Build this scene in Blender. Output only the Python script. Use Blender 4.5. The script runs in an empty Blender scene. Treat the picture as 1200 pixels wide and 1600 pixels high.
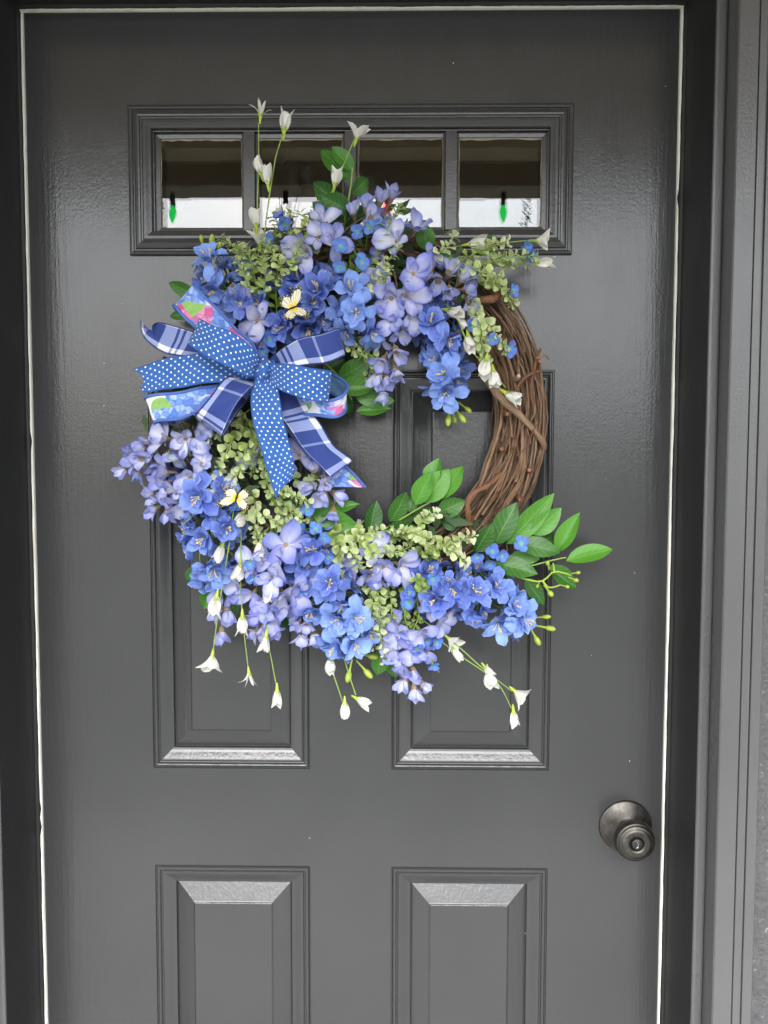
import bpy, math, random
from mathutils import Matrix, Vector, noise
from math import sin, cos, pi, radians, sqrt

# ------------------------------------------------------------------ camera
S = bpy.context.scene
F = 1270.0                                   # focal length in pixels of a 1200 x 1600 picture
CAM = Vector((0.065, -1.1712, 1.4177)); TILT, YAW, ROLL = 0.0607, -0.0141, 0.0017
fwd = Vector((sin(YAW)*cos(TILT), cos(YAW)*cos(TILT), -sin(TILT)))
rgt0 = Vector((cos(YAW), -sin(YAW), 0)); up0 = rgt0.cross(fwd)
RGT = cos(ROLL)*rgt0 + sin(ROLL)*up0; UPV = -sin(ROLL)*rgt0 + cos(ROLL)*up0
cd = bpy.data.cameras.new('camera'); cam = bpy.data.objects.new('camera', cd)
S.collection.objects.link(cam); S.camera = cam
cd.sensor_fit = 'VERTICAL'; cd.sensor_height = 24; cd.sensor_width = 18; cd.lens = 24*F/1600
cd.clip_start = 0.02; cd.clip_end = 600
m3 = Matrix((RGT, UPV, -fwd)).transposed()
cam.matrix_world = Matrix.Translation(CAM) @ m3.to_4x4()

# ------------------------------------------------------------------ sky, sun, exposure
SUN_EL, SUN_AZ = radians(39), radians(184)   # behind the photographer
w = bpy.data.worlds.new('World'); S.world = w; w.use_nodes = True
nt = w.node_tree; bg = nt.nodes['Background']
sky = nt.nodes.new('ShaderNodeTexSky'); sky.sky_type = 'NISHITA'; sky.sun_disc = False
sky.sun_elevation = SUN_EL; sky.sun_rotation = SUN_AZ; sky.dust_density = 3.0; sky.ozone_density = 1.0
tc = nt.nodes.new('ShaderNodeTexCoord'); cl = nt.nodes.new('ShaderNodeTexNoise')
cl.inputs['Scale'].default_value = 2.6; cl.inputs['Detail'].default_value = 6
mp = nt.nodes.new('ShaderNodeMapping'); mp.inputs['Scale'].default_value = (1, 1, 2.2)
nt.links.new(tc.outputs['Generated'], mp.inputs['Vector']); nt.links.new(mp.outputs['Vector'], cl.inputs['Vector'])
cr = nt.nodes.new('ShaderNodeValToRGB'); cr.color_ramp.elements[0].position = .3; cr.color_ramp.elements[0].color = (.5, .5, .5, 1)
cr.color_ramp.elements[1].position = .62; cr.color_ramp.elements[1].color = (1, 1, 1, 1)
mx = nt.nodes.new('ShaderNodeMixRGB'); 
sz = nt.nodes.new('ShaderNodeSeparateXYZ'); nt.links.new(tc.outputs['Generated'], sz.inputs[0])
gz = nt.nodes.new('ShaderNodeMath'); gz.operation = 'MULTIPLY_ADD'; gz.inputs[1].default_value = 2/3; gz.inputs[2].default_value = 1/3; gz.use_clamp = True; nt.links.new(sz.outputs[2], gz.inputs[0])   # overcast: zenith three times the horizon
gm = nt.nodes.new('ShaderNodeMixRGB'); gm.blend_type = 'MULTIPLY'; gm.inputs[0].default_value = 1; gm.inputs[1].default_value = (21.5, 22.2, 23.2, 1); nt.links.new(gz.outputs[0], gm.inputs[2]); nt.links.new(gm.outputs[0], mx.inputs['Color2'])
nt.links.new(cl.outputs['Fac'], cr.inputs['Fac']); nt.links.new(cr.outputs['Color'], mx.inputs['Fac'])
nt.links.new(sky.outputs['Color'], mx.inputs['Color1']); nt.links.new(mx.outputs['Color'], bg.inputs['Color'])
bg.inputs['Strength'].default_value = 0.15
sd = bpy.data.lights.new('sun', 'SUN'); sd.energy = 1.15; sd.angle = radians(36); sd.color = (1, .975, .94)
sun = bpy.data.objects.new('sun', sd); S.collection.objects.link(sun)
sdir = Vector((sin(SUN_AZ)*cos(SUN_EL), cos(SUN_AZ)*cos(SUN_EL), sin(SUN_EL)))
sun.rotation_euler = (-sdir).to_track_quat('-Z', 'Y').to_euler(); sun.location = (0, -6, 6)
vs = S.view_settings; vs.view_transform = 'Standard'; vs.look = 'None'; vs.gamma = 1; vs.use_curve_mapping = False
vs.exposure = 1.92
S.cycles.max_bounces = 8; S.cycles.diffuse_bounces = 5; S.cycles.glossy_bounces = 4; S.cycles.transparent_max_bounces = 12
S.cycles.caustics_reflective = False; S.cycles.caustics_refractive = False

# ------------------------------------------------------------------ helpers
def ray(px, py): return fwd + RGT*((px-600)/F) - UPV*((py-800)/F)
def P(px, py, d=0.0):                        # the point seen at a photo pixel, d metres in front of the door face
    r = ray(px, py); return CAM + r*((-d-CAM.y)/r.y)
def PR(px, py, yb, yg=0.012):                # the point seen mirrored in the door glass, yb metres out from the door
    r = ray(px, py); q = CAM + r*((2*yg+yb-CAM.y)/r.y); return Vector((q.x, -yb, q.z))
def D(dx, dy, wv): return Vector((dx, -wv, -dy)).normalized()   # direction: right, down, towards the viewer
rnd = random.Random(7)
def jit(a): return rnd.uniform(-a, a)
class MB:
    def __init__(s): s.v = []; s.f = []; s.m = []; s.uv = []
    def grid(s, rows, mat=0, uvs=None, close=False):
        b = len(s.v); n = len(rows[0])
        for r in rows: s.v += [tuple(p) for p in r]
        for j in range(len(rows)-1):
            for i in range(n if close else n-1):
                k = (i+1) % n
                s.f.append((b+j*n+i, b+j*n+k, b+(j+1)*n+k, b+(j+1)*n+i)); s.m.append(mat)
                if uvs: s.uv.append([uvs[j][i], uvs[j][k], uvs[j+1][k], uvs[j+1][i]])
                else: s.uv.append([(i/n, j), ((i+1)/n, j), ((i+1)/n, j+1), (i/n, j+1)])
    def face(s, pts, mat=0):
        b = len(s.v); s.v += [tuple(p) for p in pts]; s.f.append(tuple(range(b, b+len(pts)))); s.m.append(mat); s.uv.append([(0, 0)]*len(pts))
    def box(s, x0, x1, y0, y1, z0, z1, mat=0):
        c = [(x, y, z) for x in (x0, x1) for y in (y0, y1) for z in (z0, z1)]
        for q in ((0,1,3,2),(4,6,7,5),(0,4,5,1),(2,3,7,6),(0,2,6,4),(1,5,7,3)): s.face([c[i] for i in q], mat)
    def tube(s, pts, rad, n=6, mat=0, cap=True):
        pts = [Vector(p) for p in pts]; rows = []; ref = Vector((.31, .52, .79)).normalized(); N = len(pts)
        for i, p in enumerate(pts):
            t = (pts[min(i+1, N-1)]-pts[max(i-1, 0)])
            t = t.normalized() if t.length > 1e-9 else Vector((0, 0, 1))
            a = ref - t*ref.dot(t); a = a.normalized() if a.length > 1e-4 else t.orthogonal().normalized(); ref = a
            b_ = t.cross(a); r = rad[i] if hasattr(rad, '__len__') else rad
            rows.append([p + (a*cos(2*pi*k/n)+b_*sin(2*pi*k/n))*r for k in range(n)])
        s.grid(rows, mat, close=True)
        if cap: s.face(rows[0][::-1], mat); s.face(rows[-1], mat)
    def lathe(s, prof, n=32, mat=0, M=None):     # (radius, height) about Z
        rows = [[(M or Matrix()) @ Vector((r*cos(2*pi*k/n), r*sin(2*pi*k/n), h)) for k in range(n)] for r, h in prof]
        s.grid(rows, mat, close=True)
    def mesh(s, name, mats, smooth=True):
        me = bpy.data.meshes.new(name); me.from_pydata(s.v, [], s.f)
        for m_ in mats: me.materials.append(m_)
        me.polygons.foreach_set('material_index', s.m)
        me.polygons.foreach_set('use_smooth', [smooth]*len(s.f))
        ul = me.uv_layers.new(name='UVMap'); flat = [c for f_ in s.uv for q in f_ for c in q]
        ul.data.foreach_set('uv', flat); me.update(); return me
def link(name, me, parent=None, world=None, pinv=None):
    o = bpy.data.objects.new(name, me); S.collection.objects.link(o)
    if parent is not None:
        o.parent = parent
        if pinv is not None: o.matrix_parent_inverse = pinv
    if world is not None: o.matrix_basis = world
    return o
def empty(name, loc, label, cat, group=None):
    o = bpy.data.objects.new(name, None); S.collection.objects.link(o); o.location = loc; o.empty_display_size = .05
    o['label'] = label; o['category'] = cat
    if group: o['group'] = group
    return o, Matrix.Translation(-Vector(loc))
def tag(o, label, cat, group=None):
    o['label'] = label; o['category'] = cat
    if group: o['group'] = group
def struct(o, kind='structure'): o['kind'] = kind; return o
def cat_spline(pts, n):                       # Catmull-Rom through tuples of any length
    out = []; N = len(pts)
    for j in range(n+1):
        t = j/n*(N-1); i = min(int(t), N-2); u = t-i
        p0, p1, p2, p3 = pts[max(i-1, 0)], pts[i], pts[i+1], pts[min(i+2, N-1)]
        out.append(tuple(.5*((2*b)+(-a+c)*u+(2*a-5*b+4*c-d)*u*u+(-a+3*b-3*c+d)*u**3) for a, b, c, d in zip(p0, p1, p2, p3)))
    return out
def aim(pos, z, roll=0.0, sc=1.0):            # matrix whose Z looks along z
    z = Vector(z).normalized(); x = Vector((0, 0, 1)).cross(z)
    x = x.normalized() if x.length > 1e-3 else Vector((1, 0, 0)); y = z.cross(x)
    R = Matrix((x, y, z)).transposed() @ Matrix.Rotation(roll, 3, 'Z')
    return Matrix.Translation(pos) @ R.to_4x4() @ Matrix.Scale(sc, 4)

# ------------------------------------------------------------------ materials
class NT:
    def __init__(s, name):
        s.mat = bpy.data.materials.new(name); s.mat.use_nodes = True; s.t = s.mat.node_tree
        s.b = s.t.nodes['Principled BSDF']; s.out = s.t.nodes['Material Output']
    def n(s, typ, **kw):
        x = s.t.nodes.new('ShaderNode'+typ)
        for k, v in kw.items():
            if k in x.inputs: x.inputs[k].default_value = v
            else: setattr(x, k, v)
        return x
    def l(s, a, b): s.t.links.new(a, b); return b
    def val(s, x, sock):
        if hasattr(x, 'is_linked'): s.l(x, sock)
        else: sock.default_value = x
    def math(s, op, a, b=0.0, clamp=False):
        x = s.n('Math', operation=op); x.use_clamp = clamp; s.val(a, x.inputs[0]); s.val(b, x.inputs[1]); return x.outputs[0]
    def mix(s, f, a, b, mode='MIX'):
        x = s.n('MixRGB', blend_type=mode); s.val(f, x.inputs[0])
        for q, k in ((a, 1), (b, 2)):
            if isinstance(q, tuple): q = (*q, 1) if len(q) == 3 else q
            s.val(q, x.inputs[k])
        return x.outputs[0]
    def ramp(s, f, stops):
        x = s.n('ValToRGB'); e = x.color_ramp.elements
        while len(e) < len(stops): e.new(.5)
        for k, (p, c) in enumerate(stops): e[k].position = p; e[k].color = (*c, 1) if len(c) == 3 else c
        s.val(f, x.inputs[0]); return x.outputs[0]
    def noise(s, scale, detail=3, vec=None, stretch=None, rough=.5):
        x = s.n('TexNoise', Scale=scale, Detail=detail, Roughness=rough)
        if vec is None: vec = s.n('TexCoord').outputs['Object']
        if stretch: m = s.n('Mapping', Scale=stretch); s.l(vec, m.inputs[0]); vec = m.outputs[0]
        s.l(vec, x.inputs['Vector']); return x.outputs['Fac']
    def bump(s, h, strength, dist, prev=None):
        x = s.n('Bump', Strength=strength, Distance=dist); s.l(h, x.inputs['Height'])
        if prev is not None: s.l(prev, x.inputs['Normal'])
        return x.outputs['Normal']
def simple(name, col, rough=.5, metal=0.0, nz=None):
    t = NT(name); t.b.inputs['Roughness'].default_value = rough; t.b.inputs['Metallic'].default_value = metal
    f = t.noise(*(nz or (60, 4)))
    t.l(t.mix(f, tuple(c*.72 for c in col), tuple(min(1, c*1.25) for c in col)), t.b.inputs['Base Color'])
    return t.mat
def paint(name, col, rough, peel=.35, streak=.4, dirt=.5, spec=.5):
    t = NT(name); obj = t.n('TexCoord').outputs['Object']
    a = t.noise(330, 3, obj, (1, 1, .7)); s_ = t.noise(190, 3, obj, (1, 1, .05)); big = t.noise(5, 5, obj); mid = t.noise(22, 4, obj, (1, 1, .5))
    c = t.mix(t.math('MULTIPLY', t.ramp(big, [(.35, (0, 0, 0)), (.7, (1, 1, 1))]), .35), col, tuple(x*1.25+.004 for x in col))
    # scuffs: a few pale scratches and specks
    v = t.n('TexVoronoi', feature='F1', Scale=34.0); t.l(obj, v.inputs['Vector'])
    sp = t.math('LESS_THAN', v.outputs['Distance'], .028)
    sel = t.math('GREATER_THAN', t.n('SeparateColor').outputs[0], .5)
    sc_ = t.n('SeparateColor'); t.l(v.outputs['Color'], sc_.inputs[0]); sel = t.math('GREATER_THAN', sc_.outputs[0], .88)
    c = t.mix(t.math('MULTIPLY', t.math('MULTIPLY', sp, sel), dirt), c, (.42, .42, .4))
    t.l(c, t.b.inputs['Base Color'])
    r = t.math('ADD', t.math('ADD', t.math('MULTIPLY', mid, .14), t.math('MULTIPLY', t.noise(3.5, 5, obj, (1, 1, .35), .6), .16)), rough-.15); t.l(r, t.b.inputs['Roughness'])
    n1 = t.bump(s_, streak, .0006); n2 = t.bump(a, peel, .0007, n1); n3 = t.bump(t.noise(75, 3, obj), .16, .0007, n2)
    t.l(n3, t.b.inputs['Normal']); t.b.inputs['Specular IOR Level'].default_value = spec
    return t.mat
M_door = paint('door_paint', (.0365, .037, .0385), .20, .26, .45, .9, .5)
M_jamb = paint('jamb_paint_shaded', (.015, .015, .016), .5, .2, .3, .3, .3)  # darkened to carry the shade of the sideways-facing reveal in its colour
M_case = paint('casing_paint_lit', (.075, .075, .077), .30, .5, .4, .6)  # lightened: direct daylight on the frame's front faces is put into the colour
M_stucco = None
t = NT('stucco'); obj = t.n('TexCoord').outputs['Object']; h = t.noise(95, 5, obj, None, .65)
t.l(t.ramp(t.noise(160, 3, obj), [(.35, (.052, .052, .055)), (.68, (.075, .075, .078)), (.77, (.28, .28, .28))]), t.b.inputs['Base Color'])
t.l(t.bump(h, .9, .004), t.b.inputs['Normal']); t.b.inputs['Roughness'].default_value = .5; M_stucco = t.mat
t = NT('weatherstrip_foam'); f = t.noise(40, 4, None, (1, 1, .3))
t.l(t.mix(t.ramp(f, [(.56, (0, 0, 0)), (.75, (1, 1, 1))]), (.86, .85, .77), (.66, .62, .48)), t.b.inputs['Base Color']); t.b.inputs['Roughness'].default_value = .6; M_strip = t.mat
M_caulk = simple('old_caulk', (.20, .18, .11), .7)
M_conc = simple('porch_concrete', (.30, .295, .28), .8)
M_ground = simple('driveway_gravel', (.07, .07, .06), .9, 0, (3, 6))
M_ceil = simple('porch_ceiling_boards', (.58, .47, .30), .7, 0, (6, 4))
M_beam = simple('porch_beam_paint', (.36, .31, .23), .6)
M_dark = simple('dark_room', (.012, .012, .012), .9)
t = NT('pane_glass'); fr = t.n('Fresnel', IOR=1.62); gl = t.n('BsdfGlossy', Roughness=.004); tr = t.n('BsdfTransparent'); tr.inputs[0].default_value = (.93, .95, .94, 1)
ms = t.n('MixShader'); t.l(t.math('MULTIPLY', fr.outputs[0], 1.6), ms.inputs[0]); t.l(tr.outputs[0], ms.inputs[1]); t.l(gl.outputs[0], ms.inputs[2])
df = t.n('BsdfDiffuse'); df.inputs[0].default_value = (.6, .6, .58, 1); ms2 = t.n('MixShader')
obj = t.n('TexCoord').outputs['Object']; dz = t.noise(55, 8, obj, (1, 1, .6), .75)
t.l(t.math('MULTIPLY', t.ramp(dz, [(.58, (0, 0, 0)), (.8, (1, 1, 1))]), .10), ms2.inputs[0]); t.l(ms.outputs[0], ms2.inputs[1]); t.l(df.outputs[0], ms2.inputs[2])
wv_ = t.bump(t.noise(9, 2, obj), .02, .0006); t.l(wv_, gl.inputs['Normal'])
t.l(ms2.outputs[0], t.out.inputs[0]); M_glass = t.mat
t = NT('aged_bronze'); f = t.noise(45, 6, None, None, .65)
t.l(t.ramp(f, [(.3, (.034, .031, .027)), (.55, (.07, .065, .058)), (.72, (.15, .142, .13))]), t.b.inputs['Base Color']); t.b.inputs['Metallic'].default_value = .85
t.l(t.ramp(f, [(.3, (.28,)*3), (.7, (.46,)*3)]), t.b.inputs['Roughness']); M_bronze = t.mat
M_key = simple('keyway_steel', (.5, .48, .45), .25, 1.0); M_black = simple('black_plastic', (.012, .012, .012), .4)
def bulbmat(n, c):
    t = NT(n); t.b.inputs['Base Color'].default_value = (*c, 1); t.b.inputs['Roughness'].default_value = .15
    tl = t.n('BsdfTranslucent'); tl.inputs[0].default_value = (*c, 1); ms = t.n('MixShader'); ms.inputs[0].default_value = .6; t.b.inputs['Emission Color'].default_value = (*c, 1); t.b.inputs['Emission Strength'].default_value = 2.6; t.l(t.b.outputs[0], ms.inputs[1]); t.l(tl.outputs[0], ms.inputs[2]); t.l(ms.outputs[0], t.out.inputs[0]); return t.mat
M_gb = bulbmat('green_bulb_plastic', (.02, .6, .12)); M_rb = bulbmat('red_bulb_plastic', (.75, .01, .02))

# ------------------------------------------------------------------ the setting: wall, porch, ground
DW, DT = .457, 2.045                          # half width and top of the door
WX, WZ1, WZ2 = .3124, 1.9181, 1.7108          # window trim
PA, PB, PM1, PM2, PL1, PL2 = .2914, .0596, 1.5499, .9667, .8198, .24
XF = P(1099.5, 800, .11).x                      # where the jamb meets the front bead
XB = P(1117, 800, .112).x; XC = XB + .002
DC = .142; XD = P(1166, 800, DC).x; XE = P(1180.5, 800, DC).x; XG = P(1200, 800, DC).x
ZJ = DT + .009
mb = MB()
for sx in (-1, 1):
    x0, x1 = sorted((sx*(XG-.004), sx*2.6)); mb.box(x0, x1, -.122, .1, -.02, 2.75)
mb.box(-(XG-.005), XG-.005, -.121, .1, ZJ+.10, 2.75)
tag(link('house_wall', mb.mesh('house_wall', [M_stucco], False)), 'rough grey stucco house wall at the far right beside the casing', 'wall')
mb = MB(); mb.box(-5.2, 5.2, -1.95, .3, -.16, 0); struct(link('porch_floor', mb.mesh('porch_floor', [M_conc], False)))
mb = MB(); mb.face([(-160, -220, -.17), (160, -220, -.17), (160, 60, -.17), (-160, 60, -.17)]); struct(link('ground', mb.mesh('ground', [M_ground], False)))
BZ = PR(600, 309, 1.89).z; CZ = BZ + .085
mb = MB(); mb.box(-5.2, 5.2, -1.80, -.10, CZ, CZ+.05); struct(link('porch_ceiling', mb.mesh('porch_ceiling', [M_ceil], False)))
mb = MB(); mb.box(-5.2, 5.2, -1.89, -1.75, BZ, CZ+.16); struct(link('porch_beam', mb.mesh('porch_beam', [M_beam], False)))
mb = MB()
for a in (((-.6, .9, 1.3), (.6, .9, 1.3), (.6, .9, 2.2), (-.6, .9, 2.2)), ((-.6, .06, 1.3), (-.6, .9, 1.3), (-.6, .9, 2.2), (-.6, .06, 2.2)), ((.6, .06, 1.3), (.6, .9, 1.3), (.6, .9, 2.2), (.6, .06, 2.2)),
          ((-.6, .06, 1.3), (.6, .06, 1.3), (.6, .9, 1.3), (-.6, .9, 1.3)), ((-.6, .06, 2.2), (.6, .06, 2.2), (.6, .9, 2.2), (-.6, .9, 2.2))): mb.face(a)
struct(link('dark_hallway', mb.mesh('dark_hallway', [M_dark], False)))

# far wood across the road, behind the photographer: only its light and its reflection reach the door
mb = MB(); tr_ = random.Random(3)
for k in range(64):
    az = radians(-78+156*k/63)+tr_.uniform(-.03, .03); R_ = tr_.uniform(21, 29); H = R_*(tr_.uniform(.10, .15) if k % 5 else tr_.uniform(.24, .36) if not 22 < k < 42 else tr_.uniform(.40, .47)); cx_, cy_ = R_*sin(az), -R_*cos(az)
    mb.tube([(cx_, cy_, -.2), (cx_, cy_, H*.9)], [.16, .02], 5, 1)
    for j in range(240 if k % 5 else 520):
        u = tr_.random()**.8; rr = ((1-u)*1.9+.10)*(1 if k % 5 else .6); a = tr_.uniform(0, 2*pi); q = rr*sqrt(tr_.random())
        c = Vector((cx_+q*cos(a), cy_+q*sin(a), .35+u*(H-.35))); s1 = tr_.uniform(.10, .26) if k % 5 else tr_.uniform(.035, .10)
        d1 = Vector((tr_.gauss(0, 1), tr_.gauss(0, 1), tr_.gauss(0, .5))).normalized()*s1; d2 = d1.cross(Vector((tr_.gauss(0, 1), tr_.gauss(0, 1), 1))).normalized()*s1*.5
        mb.face([c-d1, c+d2, c+d1, c-d2])
struct(link('distant_wood', mb.mesh('distant_wood', [simple('conifer_foliage', (.10, .135, .075), .8), simple('bark', (.09, .075, .06), .9)], False)), 'stuff')

# ------------------------------------------------------------------ door
door, dinv = empty('front_door', (0, .02, 0), 'charcoal grey painted panelled front door with four small panes', 'door')
mb = MB()
def sheet(x0, x1, z0, z1):                    # front skin, cut fine enough to carry a slightly wavy surface
    mb.face([(x0, 0, z0), (x1, 0, z0), (x1, 0, z1), (x0, 0, z1)])
e_ = .004
sheet(-DW, DW, WZ1-e_, DT); sheet(-DW, -WX+e_, WZ2+e_, WZ1-e_); sheet(WX-e_, DW, WZ2+e_, WZ1-e_); sheet(-DW, DW, PM1, WZ2+e_)
for a, b in ((PM2, PM1), (PL2, PL1)):
    sheet(-DW, -PA, a, b); sheet(-PB, PB, a, b); sheet(PA, DW, a, b)
sheet(-DW, DW, PL1, PM2); sheet(-DW, DW, .01, PL2)
for sx in (-1, 1): mb.face([(sx*DW, 0, .01), (sx*DW, .044, .01), (sx*DW, .044, DT), (sx*DW, 0, DT)])
mb.face([(-DW, 0, DT), (DW, 0, DT), (DW, .044, DT), (-DW, .044, DT)])
link('door_slab', mb.mesh('door_slab', [M_door], False), door, None, dinv)
PROF = [(0, 0), (.0006, .0026), (.0018, .0026), (.0025, .0006), (.0034, -.0010), (.0045, -.0020), (.0058, -.0023), (.0069, -.0017), (.0078, -.0004), (.0084, .0018), (.0098, .0022), (.0106, .0010), (.0117, .0001), (.0130, .0000),
        (.0142, .0004), (.0165, .0016), (.0195, .0032), (.0228, .0050), (.0258, .0064), (.0284, .0072), (.0292, .0080), (.0295, .0138), (.0303, .0138), (.0307, .0124), (.0562, .0016), (.0570, .0011), (.0578, .0002), (.0588, -.0005), (.0600, -.0008)]
def panel(x0, x1, z0, z1, prof):
    m = MB(); rings = []
    for u, d in prof: rings.append([(x0+u, d, z0+u), (x1-u, d, z0+u), (x1-u, d, z1-u), (x0+u, d, z1-u)])
    for k in range(4):
        for r in range(len(rings)-1):
            a, b = rings[r], rings[r+1]; m.face([a[k], a[(k+1) % 4], b[(k+1) % 4], b[k]])
    return m, rings[-1]
for (x0, x1) in ((-PA, -PB), (PB, PA)):
    for (z0, z1) in ((PM2, PM1), (PL2, PL1)):
        m, last = panel(x0, x1, z0, z1, PROF); m.face(last)
        link('raised_panel', m.mesh('raised_panel', [M_door], False), door, None, dinv)
# window trim, muntins, panes
WPROF = [(0, .001), (0, -.0035), (.0012, -.0052), (.0036, -.0060), (.0060, -.0048), (.0068, -.0030), (.0080, -.0030), (.0092, -.0062), (.0115, -.0082), (.0150, -.0092), (.0172, -.0088), (.0182, -.0070),
         (.0200, -.0066), (.0222, -.0086), (.0255, -.0088), (.0292, -.0070), (.0325, -.0058), (.0335, -.0040), (.0338, .0010), (.0350, .0012), (.0352, .0085), (.0415, .0090), (.0418, .0125)]
m, last = panel(-WX, WX, WZ2, WZ1, WPROF)
wt = link('window_trim', m.mesh('window_trim', [M_door], False), door, None, dinv)
px_l = -WX+.0418; px_r = WX-.0418; pz0 = WZ2+.0418; pz1 = WZ1-.0418
mun = [P(390, 290, -.004).x, P(547.5, 290, -.004).x, P(704.5, 290, -.004).x]
for xm in mun:
    m = MB(); pr = [(-.0115, .0122), (-.0112, .0075), (-.0090, .0068), (-.0086, .0015), (-.0078, -.0005), (.0078, -.0005), (.0086, .0015), (.0090, .0068), (.0112, .0075), (.0115, .0122)]
    m.grid([[(xm+a, b, z) for a, b in pr] for z in (pz0-.006, pz1+.006)]); link('muntin', m.mesh('muntin', [M_door], False), door, None, dinv)
xs = [px_l] + [v for xm in mun for v in (xm-.0114, xm+.0114)] + [px_r]
for k in range(4):
    a, b = xs[2*k], xs[2*k+1]; tl = [jit(.0012) for _ in range(4)]
    for dep, nm in ((.0118, 'pane'), (.0245, 'inner_pane')):
        m = MB(); dy = [jit(.00012) for _ in range(4)]
        m.face([(a-.002, dep+dy[0], pz0-.002), (b+.002, dep+dy[1], pz0-.002), (b+.002, dep+dy[2], pz1+.002), (a-.002, dep+dy[3], pz1+.002)])
        p_ = link(nm, m.mesh(nm, [M_glass], False), door, None, dinv)
# a thin line of old unpainted cream caulk round each pane
for k in range(4):
    a, b = xs[2*k], xs[2*k+1]; m = MB(); c0 = .0016
    for (q0, q1) in (((a, pz1), (b, pz1)), ((a, pz0), (a, pz1)), ((b, pz0), (b, pz1))):
        n_ = 14; lo = []; hi = []
        for j in range(n_+1):
            tt = j/n_; x = q0[0]+(q1[0]-q0[0])*tt; z = q0[1]+(q1[1]-q0[1])*tt
            wd = (.0028 if q0[1] == q1[1] else .0012)*(.5+rnd.random()*.8)
            nx, nz_ = ((0, -1) if q0[1] == q1[1] else ((1, 0) if q0[0] == a else (-1, 0)))
            lo.append((x, .0108, z)); hi.append((x+nx*wd, .0108, z+nz_*wd))
        m.grid([lo, hi])
    link('caulk_line', m.mesh('caulk_line', [M_caulk], False), door, None, dinv)
# knob
kc = P(977, 1290, 0); Mk = Matrix.Translation(kc) @ Matrix.Rotation(pi/2, 4, 'X')
m = MB(); m.lathe([(.0385, -.001), (.0392, .0015), (.0385, .0035), (.036, .0046), (.030, .0072), (.022, .0100), (.0155, .0120), (.0145, .0125), (.0001, .0125)], 48, 0, Mk)
rose = link('knob_rosette', m.mesh('knob_rosette', [M_bronze]), door, None, dinv)
m = MB(); m.lathe([(.0135, .011), (.0128, .020), (.0138, .026), (.0195, .031), (.0258, .036), (.0284, .042), (.0287, .048), (.0275, .0525), (.0262, .0545), (.0256, .0545), (.0250, .0562), (.0225, .0585), (.0215, .0582), (.0209, .0592), (.0180, .0605), (.0130, .0606), (.0102, .0598), (.0094, .0585), (.0090, .0570), (.0001, .0570)], 48, 0, Mk)
knob = link('door_knob', m.mesh('door_knob', [M_bronze]), door, None, dinv)
m = MB(); m.lathe([(.0078, .0565), (.0076, .0598), (.0066, .0604), (.0001, .0604)], 24, 0, Mk); kw = link('key_cylinder', m.mesh('key_cylinder', [M_black]), knob)
m = MB()
for pts in ([(-.0012, .0045), (.0016, .003), (.0008, .0008), (.0022, -.0008), (-.0002, -.0026), (.0006, -.0048)],):
    m.tube([Mk @ Vector((a, -b, .0607)) for a, b in pts], .0008, 5, 0)
link('key_slot', m.mesh('key_slot', [M_key]), knob)

# ------------------------------------------------------------------ door frame
frame, finv = empty('door_frame', (0, -.05, 0), 'dark grey painted door frame with moulded casing around the door', 'door frame')
def sweep(name, prof, mat):                   # profile (x, y) of the right side, run up, across and down by mirroring; one mesh a side
    out = []
    for sx in (-1, 1):
        m = MB(); m.grid([[(sx*x, y, -.01 if k == 0 else ZJ+(x-DW-.009)) for x, y in prof] for k in range(2)]); out.append(link(name, m.mesh(name, [mat], False), frame, None, finv))
    m = MB(); m.grid([[(sx*x, y, ZJ+(x-DW-.009)) for x, y in prof] for sx in (-1, 1)]); link(name, m.mesh(name, [mat], False), frame, None, finv)
sweep('jamb', [(DW+.0028, .03), (DW+.0030, -.0020), (DW+.0050, -.0046), (DW+.0080, -.0065), (XF-.001, -.1095), (XF-.0005, -.1105)], M_jamb)
sweep('brickmould_bead', [(XF-.0004, -.1106), (XF+.0006, -.1122), (XF+.003, -.1130), (XB-.003, -.1128), (XB-.0005, -.1118), (XB, -.1105), (XB+.0003, -.108)], M_case)
sweep('casing', [(XC-.0012, -.108), (XC, -DC+.002), (XC+.0015, -DC), (XD-.0012, -DC), (XD-.0004, -DC+.0035), (XD+.0004, -DC+.0035), (XD+.001, -DC+.0004), (XE-.0030, -DC-.0006), (XE-.001, -DC+.0004), (XE-.0004, -DC+.0035), (XE+.0004, -DC+.0035), (XE+.0012, -DC), (XG-.002, -DC+.001), (XG, -DC+.004), (XG, -.12)], M_case)
# cream weather strip: ragged line between door and jamb
def strip(a, b, horizontal):
    m = MB(); n_ = 150; lo = []; hi = []; top = []; bot = []
    w1 = w2 = 0
    for j in range(n_+1):
        tt = j/n_; p = Vector(a).lerp(Vector(b), tt)
        w1 = w1*.6+jit(.0005); w2 = w2*.6+jit(.0005)
        nick = .003 if rnd.random() < .008 else 0
        i0, o0 = .0006+w1*.3, .0033+w2*.75-nick*.7
        if horizontal: i0, o0 = .0008, .0034+w2*.7
        o = Vector((0, 0, 1)) if horizontal else Vector((math.copysign(1, a[0]), 0, 0))
        lo.append(p+o*i0); hi.append(p+o*o0); bot.append(p+o*i0+Vector((0, .012, 0))); top.append(p+o*o0+Vector((0, .012, 0)))
    m.grid([bot, lo, hi, top]); link('weatherstrip', m.mesh('weatherstrip', [M_strip], False), frame, None, finv)
strip((-DW, -.0042, .01), (-DW, -.0042, DT), False); strip((DW, -.0042, .01), (DW, -.0042, DT), False); strip((-DW-.004, -.0043, DT), (DW+.004, -.0043, DT), True)

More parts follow.
